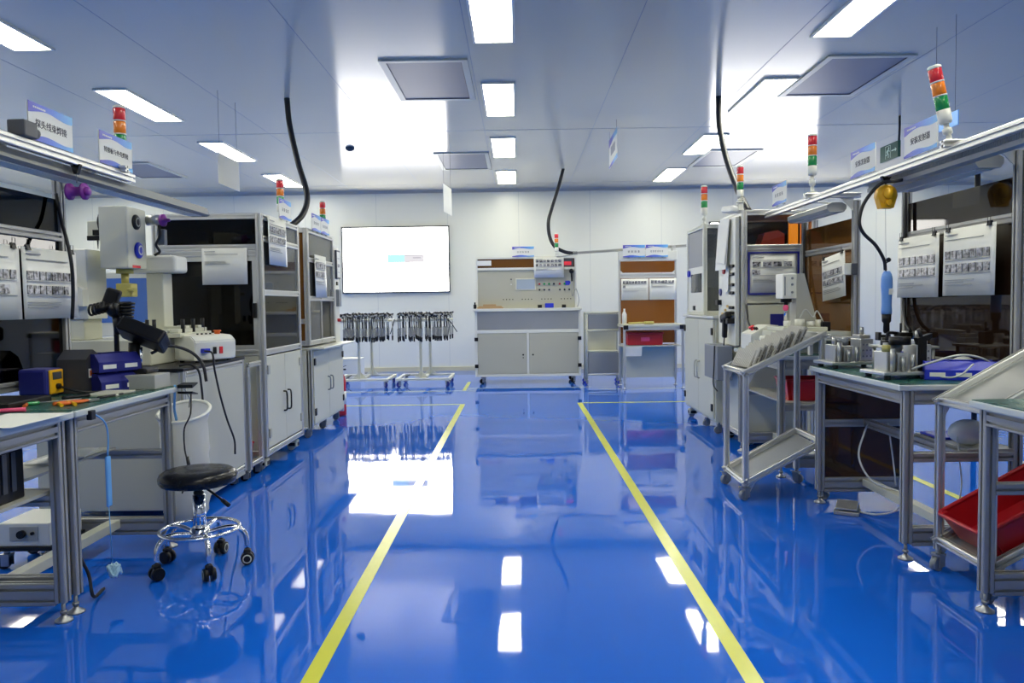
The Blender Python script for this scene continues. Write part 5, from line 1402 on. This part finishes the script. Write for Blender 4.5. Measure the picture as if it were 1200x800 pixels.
# ------------------------------------------------------------------ tilted tray trolleys
def tray_trolley(label, xl, xh, y0, y1, zl, zh, bl, bh, group='tilted tray trolleys'):
    """low side towards the aisle (xl), high side at xh"""
    t = thing('tray_trolley', label, 'trolley', ((xl + xh) / 2, (y0 + y1) / 2, 0), 0, group)
    p = .03
    for x, z in ((xl, zl), (xh, zh)):
        for y in (y0, y1): MB().beam((x, y, .085), (x, y, z), p, p).build('leg', 'alu', t)
    for nm, a, b_ in (('top_tray', zl, zh), ('bottom_tray', bl, bh)):
        s = (b_ - a) / (xh - xl); ex = .02
        A = lambda x, dz=0: a + (x - xl) * s + dz
        f = MB()
        for y in (y0, y1): f.beam((xl - ex, y, A(xl - ex)), (xh + ex, y, A(xh + ex)), p, .035, side=(0, 1, 0))
        for x in (xl, xh): f.beam((x, y0 + .015, A(x)), (x, y1 - .015, A(x)), p, .03)
        tr = f.build(nm, 'alu', t)
        m = MB(); dz = -.012
        q = [(xl + .014, y0 + .014, A(xl + .014, dz)), (xh - .014, y0 + .014, A(xh - .014, dz)), (xh - .014, y1 - .014, A(xh - .014, dz)), (xl + .014, y1 - .014, A(xl + .014, dz))]
        m.faces(q + [(x, y, z - .002) for x, y, z in q], [(0, 1, 2, 3), (7, 6, 5, 4), (0, 4, 5, 1), (1, 5, 6, 2), (2, 6, 7, 3), (3, 7, 4, 0)])
        m.build('tray_sheet', 'steel', tr)
        g = MB()
        for y in (y0, y1): g.prism([(xl + .015, A(xl) - .02), (xl + .06, A(xl + .06) - .018), (xl + .015, A(xl) - .07)], 'y', y - .003, y + .003)
        g.build('gusset', 'alu', tr)
    for x in (xl, xh):
        for y in (y0, y1):
            k = caster(t, x, y, .028, 'midgrey', ang=.5 if x == xl else 2.4, ztop=.088)
            MB().obox((x - .02, y - .03, .075), (.055, .02, .006), (0, .3, .5)).build('brake', 'steel', k)
    return t
tray_trolley('aluminium trolley with tilted tray of toothed plates beside the right bench', 1.245, 1.665, 4.215, 4.6, .705, .905, .095, .32)
tray_trolley('aluminium trolley with tilted trays holding the red bin at the right edge', 1.69, 2.12, 2.74, 3.08, .69, .93, .125, .36)
sl = math.atan2(.235, .43)
crate('storage_bin', (1.935, 2.91, .25), 0, .47, .3, .115, 'red', 'large red plastic bin tilted on the lower tray of the near right trolley', 'plastic bin', rot=(0, -sl, 0), rim=.014, taper=.93)
crate('storage_bin', (1.83, 4.93, .467), 0, .3, .26, .13, 'red', 'red plastic bin on the shelf under the press bench', 'plastic bin')
# toothed plates leaning in the tray
def comb(loc, rot, label, group):
    t = tag(MB_comb().build('toothed_plate', ['plate_shade', 'taupe']), label, 'plate', group)
    t.location = loc; t.rotation_euler = rot
    return t
def MB_comb():
    m = MB(); w = .27; n = 13
    m.box(-.003, .004, -w/2, w/2, 0, .1)
    for k in range(n):
        y = -w/2 + w * (k + .15) / n
        m.box(-.012, .008, y, y + w / n * .5, .004, .112, 1)
    m.box(-.008, -.003, -w/2, w/2, 0, .008); m.box(-.01, .006, -w/2, w/2, .05, .058, 1)
    return m
sl1 = math.atan2(.2, .42); cb0 = None
for i in range(10):
    x = 1.28 + i * .03; z = .705 + (x - 1.245) * math.tan(sl1) - .004
    rot = (rnd.uniform(-.03, .03), .42 + rnd.uniform(-.07, .07), rnd.uniform(-.08, .08)); y = 4.41 + rnd.uniform(-.02, .02)
    lab, gr = 'ribbed pale plastic plate leaning in the row on the tilted trolley tray', 'toothed plates in the tilted tray'
    if cb0 is None: cb0 = comb((x, y, z), rot, lab, gr)
    else: dup(cb0, (x, y, z), None, lab, gr, rot=rot)

# ------------------------------------------------------------------ press on the third bench
t = thing('bench_press', 'white bench press with tapered grey column on the far right bench', 'machine', (1.88, 5.02, .76))
MB().bbox(1.72, 2.06, 4.86, 5.2, .761, .84, .005).build('pedestal', 'grey', t)
MB().bbox(1.66, 2.08, 4.8, 5.24, .8405, .9, .006).build('base', 'offwhite', t)
MB().bbox(1.67, 1.95, 4.85, 5.18, .9005, .928, .005).build('bed', 'offwhite', t)
MB().prism([(1.79, .929), (1.93, .929), (1.9, 1.05), (1.84, 1.27), (1.79, 1.27)], 'y', 4.96, 5.08).build('column', 'grey', t)
h = MB().bbox(1.7, 1.79, 4.95, 5.09, 1.11, 1.27, .006).build('head', 'white', t)
each(h, 'screw', 'midgrey', [(lambda m, z=z: m.cyl((1.76, 4.95, z), (1.76, 4.945, z), .008, seg=10)) for z in (1.15, 1.2, 1.24)])
MB().box(1.71, 1.716, 4.946, 4.95, 1.13, 1.25).build('scale', 'midgrey', h)
MB().cyl((1.745, 5.02, 1.085), (1.745, 5.02, 1.1105), .035).build('collar', 'black', t)
MB().cyl((1.745, 5.02, .97), (1.745, 5.02, 1.086), .013).build('ram', 'chrome', t)
MB().cyl((1.73, 4.97, 1.05), (1.72, 4.965, 1.05), .02, seg=12).build('red_mark', 'pink', t)
each(t, 'nest', 'white', [(lambda m, x=x, y=y, r=r, h=h: m.cyl((x, y, .9285), (x, y, .9285 + h), r, seg=16)) for x, y, r, h in ((1.72, 4.93, .022, .04), (1.79, 4.9, .03, .05), (1.86, 4.9, .024, .035), (1.92, 4.93, .018, .045))])
MB().bbox(1.93, 1.98, 4.88, 4.93, .9005, .96, .005).build('sensor', 'black', t)
MB().tube([(1.79, 4.9, .985), (1.82, 4.88, 1.04), (1.87, 4.89, .99), (1.9, 4.9, 1.03), (1.94, 4.9, .96)], .004, 6, smoothn=5).build('air_tube', 'tube', t)
solo('steel_plate', MB().bbox(1.76, 2.0, 4.55, 4.72, .87, .878, .002).cyl((1.8, 4.6, .8785), (1.8, 4.6, .9), .02).cyl((1.86, 4.62, .8785), (1.86, 4.62, .895), .015).box(1.78, 1.8, 4.7, 4.735, .762, .87).box(1.96, 1.98, 4.7, 4.735, .762, .87), 'alu', 'small metal shelf with white parts in front of the white press', 'shelf')
t = thing('control_box', 'white sloping control box with red emergency button beside the white press', 'control box', (1.69, 5.36, .76))
cb = MB().prism([(1.59, .762), (1.78, .762), (1.78, .93), (1.7, .93), (1.59, .87)], 'y', 5.25, 5.5)
bmesh.ops.bevel(cb.bm, geom=cb.bm.edges[:], offset=.005, segments=2, affect='EDGES'); cb.build('body', 'white', t)
nx = Vector((-.06, 0, .11)).normalized()
def on(y, u): return Vector((1.59 + u * .11, y, .87 + u * .06))
MB().cyl(on(5.38, .45), on(5.38, .45) + nx * .02, .012).cyl(on(5.38, .45) + nx * .02, on(5.38, .45) + nx * .03, .022, .018).build('emergency_button', 'red_lens', t)
each(t, 'selector_switch', 'black', [(lambda m, y=y: m.cyl(on(y, .5), on(y, .5) + nx * .02, .009, seg=10)) for y in (5.3, 5.34, 5.45)])
t = thing('spray_bottle', 'small white and blue can standing before the white control box', 'bottle', (1.61, 5.05, .76))
MB().lathe([(.001, .761), (.024, .761), (.026, .77), (.026, .85), (.02, .866), (.001, .868)], (1.63, 5.12, 0), 16).build('can', 'white', t)
MB().lathe([(.0264, .785), (.0268, .785), (.0268, .84), (.0264, .84), (.0264, .785)], (1.63, 5.12, 0), 16, cap=False).build('label_band', 'deepblue', t)
solo('connector_cable', MB().tube([(1.66, 5.6, 1.07), (1.655, 5.56, 1.0), (1.65, 5.5, .93), (1.64, 5.2, .8), (1.62, 5.18, .775)], .008, 8, smoothn=6), 'cable', 'black cable with connector hanging down to the small white can', 'cable')

# ------------------------------------------------------------------ tall test cabinet (right)
x0, x1, y0, y1, zt = 1.65, 2.2, 5.68, 6.22, 1.765
t = thing('machine_cabinet', 'tall cabinet on the right with amber lit window and blue framed notice', 'cabinet', ((x0 + x1) / 2, (y0 + y1) / 2, 0))
tall_cabinet_frame(t, x0, x1, y0, y1, .08, zt, (.76, 1.49))
MB().box(x0 + .04, x1 - .04, y0 + .012, y0 + .018, 1.51, zt - .04).build('window_pane', 'clear', t)
MB().box(x0 + .04, x1 - .04, y0 + .008, y0 + .016, .78, 1.07).build('front_panel', 'offwhite', t)
MB().box(x0 + .04, x1 - .04, y0 + .008, y0 + .016, 1.08, 1.47).build('front_panel', 'offwhite', t)
MB().box(x0 + .04, x1 - .04, y0 + .008, y0 + .016, .1, .74).build('lower_panel', 'offwhite', t)
MB().box(x0 + .012, x0 + .018, y0 + .04, y1 - .04, 1.51, zt - .04).build('side_window', 'smoke', t)
MB().box(x0 + .01, x0 + .016, y0 + .04, y1 - .04, .1, .74).build('side_panel', 'offwhite', t)
MB().box(x0 + .02, x1 - .02, y0 + .02, y1 - .02, 1.49, 1.5).build('inner_deck', 'grey', t)
MB().box(x1 - .018, x1 - .012, y0 + .04, y1 - .04, .1, zt - .04).build('far_side_panel', 'offwhite', t)
MB().box(x0 + .04, x1 - .04, y1 - .018, y1 - .012, .1, 1.47).build('rear_panel', 'offwhite', t)
MB().box(x0 + .04, x1 - .04, y1 - .018, y1 - .012, 1.51, zt - .04).build('rear_pane', 'black', t)
MB().box(2.05, 2.11, 5.82, 5.85, 1.5005, 1.69).build('amber_strip', 'orangelit', t)
MB().box(2.14, 2.16, 5.82, 5.85, 1.5005, 1.68).build('amber_strip', 'orangelit', t)
MB().box(x0 + .02, x1 - .02, y0 + .02, y1 - .02, zt - .03, zt - .02).build('roof_panel', 'offwhite', t)
for x in (x0 + .06, x1 - .06):
    for y in (y0 + .06, y1 - .06): caster(t, x, y, .03, pale=True, ztop=.082)
solo('red_part', MB().prism([(1.83, 1.501), (2.02, 1.501), (2.02, 1.6), (1.97, 1.63), (1.87, 1.61), (1.85, 1.55)], 'y', 5.85, 6.0), pbr('orange_red', (.75, .07, .02), .4), 'orange red housing inside the right tall cabinet window', 'part')
# operator panel on the aisle side
op = MB().bbox(1.615, 1.648, 5.73, 6.2, .765, 1.72, .004).build('operator_panel', 'white', t)
each(op, 'push_button', 'black', [(lambda m, y=y, z=z: m.cyl((1.616, y, z), (1.598, y, z), .012, seg=10)) for z in (1.36, 1.3, 1.22, 1.16, 1.05, 1.01) for y in (5.76, 5.8, 5.84)])
MB().cyl((1.616, 5.97, 1.33), (1.6, 5.97, 1.33), .012).cyl((1.6, 5.97, 1.33), (1.585, 5.97, 1.33), .024, .02).build('emergency_button', 'red', op)
each(op, 'brass_fitting', 'brass', [(lambda m, y=y, z=z: m.cyl((1.616, y, z), (1.6, y, z), .011, seg=10)) for y, z in ((5.98, 1.03), (5.92, 1.06), (6.06, 1.0))])
MB().cyl((1.616, 6.13, 1.17), (1.605, 6.13, 1.17), .028).build('blue_disc', 'deepblue', op)
MB().bbox(1.58, 1.616, 6.11, 6.18, 1.07, 1.11, .004).build('sensor', 'black', op)
MB().bbox(1.5, 1.614, 5.8, 6.2, .5, .76, .004).build('tray_box', 'midgrey', t)
solo('pinned_papers', MB().obox((1.59, 6.0, 1.53), (.006, .3, .38), (0, .07, 0)).obox((1.585, 5.97, 1.56), (.006, .26, .34), (.1, .09, 0)).obox((1.6, 5.93, 1.27), (.004, .14, .2), (0, .04, 0)), 'paper', 'white documents pinned one over another on the right tall cabinet', 'papers')
solo('pinned_bag', MB().obox((1.64, 5.9, 1.79), (.1, .3, .05), (.1, .2, 0), b=.015), 'sleeve', 'clear document bag lying on the top edge of the right tall cabinet', 'bag')
sheet(.35, .29, (1.88, y0 - .004, 1.155), 0, 'printed notice in a blue frame on the right tall cabinet', (4, 1), frame='deepblue', name='notice_sheet', top=.2)
solo('blue_notice', MB().bbox(1.86, 1.96, y0 - .002, y0 + .006, .9, 1.0, .002), 'deepblue', 'dark blue framed notice half hidden behind the white press', 'notice')
tower((1.66, 5.76, zt + .06), 'signal tower on the right tall cabinet beside the hose', h=.23, r=.025, foot=.04)
solo('tower_bracket', MB().bbox(1.64, 1.68, 5.74, 5.78, zt + .004, zt + .0595, .003), 'white', 'white block under the signal tower on the right tall cabinet', 'bracket')
# barcode scanner in its holder
t = thing('barcode_scanner', 'black handheld barcode scanner hanging on the right tall cabinet', 'scanner', (1.58, 5.8, .83))
MB().obox((1.575, 5.84, .985), (.05, .16, .05), (-.18, 0, 0), b=.012).obox((1.575, 5.9, .965), (.05, .06, .06), (-.18, 0, 0), b=.012).build('head', 'black', t)
MB().obox((1.575, 5.87, .895), (.035, .05, .15), (.12, 0, 0), b=.01).build('grip', 'black', t)
MB().bbox(1.56, 1.614, 5.74, 5.8, .93, .97, .004).build('holder', 'black', t)
MB().tube([(1.575, 5.88, .82), (1.57, 5.9, .7), (1.56, 5.9, .6)], .005, 6, smoothn=5).build('cord', 'cable', t)
solo('scanner_cord', MB().tube([(1.494, 5.86, .76), (1.49, 5.86, .6), (1.48, 5.84, .47), (1.5, 5.8, .42)], .005, 6, smoothn=5), 'cable', 'thin black cord hanging in front of the grey tray box', 'cable')

# ------------------------------------------------------------------ far right cabinet
x0, x1 = 1.6, 2.35
t = thing('machine_cabinet', 'white cabinet at the end of the right row with tall handles and glazed top', 'cabinet', (1.97, 6.85, 0))
MB().bbox(x0 + .015, x1, 6.3, 7.4, .1, .955, .004).build('base_body', 'offwhite', t)
ym = 6.83
for k, (ya, yb) in enumerate(((6.32, ym - .002), (ym + .002, 7.38))):
    d = MB().bbox(x0 - .002, x0 + .014, ya, yb, .125, .945, .003).build('door', 'offwhite', t)
    pull(d, x0 - .002, ym + (-.045 if k == 0 else .045), .5, .15, s=-1, mat='grey')
    for z in (.22, .85): hinge(d, x0 - .001, ya + .02 if k == 0 else yb - .02, z, s=-1)
MB().bbox(x0 - .012, x1 + .01, 6.28, 7.42, .957, .978, .003).build('worktop', 'white', t)
a, b_ = 6.73, 7.38; zt = 1.77
tall_cabinet_frame(t, x0 + .02, x1, a, b_, .98, zt, (), p=.035, mat='white')
MB().box(x0 + .055, x1 - .04, a + .012, a + .018, 1.02, zt - .04).build('window_pane', 'glass', t)
pn = MB(); px = x0 + .03
pn.box(px, px + .008, a + .035, b_ - .035, 1.015, 1.18).box(px, px + .008, a + .035, b_ - .035, 1.35, 1.41).box(px, px + .008, a + .035, a + .1, 1.18, 1.35).box(px, px + .008, b_ - .12, b_ - .035, 1.18, 1.35)
pn.build('side_panel', 'white', t)
MB().box(px, px + .006, a + .035, b_ - .035, 1.41, zt - .04).build('side_window', 'midgrey', t)
MB().box(px, px + .006, a + .1, b_ - .12, 1.18, 1.35).build('side_window', 'glass', t)
MB().box(x1 - .02, x1 - .014, a + .035, b_ - .035, 1.0, zt - .03).build('far_side_panel', 'white', t)
MB().box(x0 + .06, x1 - .04, b_ - .02, b_ - .014, 1.0, zt - .03).build('rear_panel', 'white', t)
MB().box(x0 + .05, x1 - .03, a + .03, b_ - .03, zt - .03, zt - .02).build('roof_panel', 'white', t)
MB().cyl((px, 7.3, 1.36), (px - .02, 7.3, 1.36), .03).build('blue_knob', 'blue', t)
MB().bbox(px - .012, px, 7.08, 7.14, 1.02, 1.06, .003).build('socket', 'black', t)
MB().bbox(1.75, 2.0, 7.0, 7.2, .979, 1.3, .006).cyl((1.7, 6.95, 1.2), (1.7, 6.95, 1.32), .03).build('inner_mechanism', 'midgrey', t)
for x in (x0 + .06, x1 - .06):
    for y in (6.36, 6.75, 7.33): caster(t, x, y, .03, 'midgrey', pale=(y == 7.33), ztop=.102)
sheet(.36, .26, (1.85, a + .05, 1.22), 0, 'faint printed sheet behind the glass of the far right cabinet', (), name='notice_sheet')
tower((1.65, 6.82, zt), 'signal tower on the white cabinet at the end of the right row', h=.25, r=.028, foot=.09)

t = thing('switch_box', 'white switch box with dark side on the post beside the tilted instruction sheet', 'switch box', (2.03, 4.745, 1.24))
MB().bbox(2.0, 2.058, 4.73, 4.77, 1.25, 1.32, .004).build('body', 'white', t)
MB().bbox(2.04, 2.075, 4.715, 4.73, 1.25, 1.32, .003).build('side_plate', 'darkgrey', t)
# ------------------------------------------------------------------ camera, world, output
fy = Vector(((607 - 600) / 900, (356 - 400) / 900, 1)).normalized()
rr = math.radians(.8)
right = Vector((math.cos(rr), -math.sin(rr), 0)); right = (right - fy * right.dot(fy)).normalized()
up = -fy.cross(right)
# world axes expressed in camera axes (x right, y down, z forward) -> camera matrix
rowx = Vector((right.x, fy.x, up.x)); rowy = Vector((right.y, fy.y, up.y)); rowz = Vector((right.z, fy.z, up.z))
cam = bpy.data.cameras.new('camera'); co = bpy.data.objects.new('camera', cam); COL.objects.link(co)
Rm = Matrix((rowx, -rowy, -rowz)).transposed()
co.matrix_world = Matrix.Translation((0, 0, 1.1)) @ Rm.to_4x4()
cam.sensor_width = 36; cam.lens = 27.0; cam.clip_start = .05; cam.clip_end = 60
SC.camera = co
w = bpy.data.worlds.new('world'); SC.world = w; w.use_nodes = True
w.node_tree.nodes['Background'].inputs[0].default_value = (.6, .7, .8, 1)
w.node_tree.nodes['Background'].inputs[1].default_value = .3
SC.view_settings.view_transform = 'Standard'; SC.view_settings.look = 'None'
SC.view_settings.exposure = EXPOSURE; SC.view_settings.gamma = 1; SC.view_settings.use_curve_mapping = False
cy = SC.cycles
cy.max_bounces = 8; cy.diffuse_bounces = 4; cy.glossy_bounces = 4; cy.transparent_max_bounces = 16; cy.transmission_bounces = 4
cy.caustics_reflective = False; cy.caustics_refractive = False
cy.sample_clamp_indirect = 6
cy.use_denoising = True
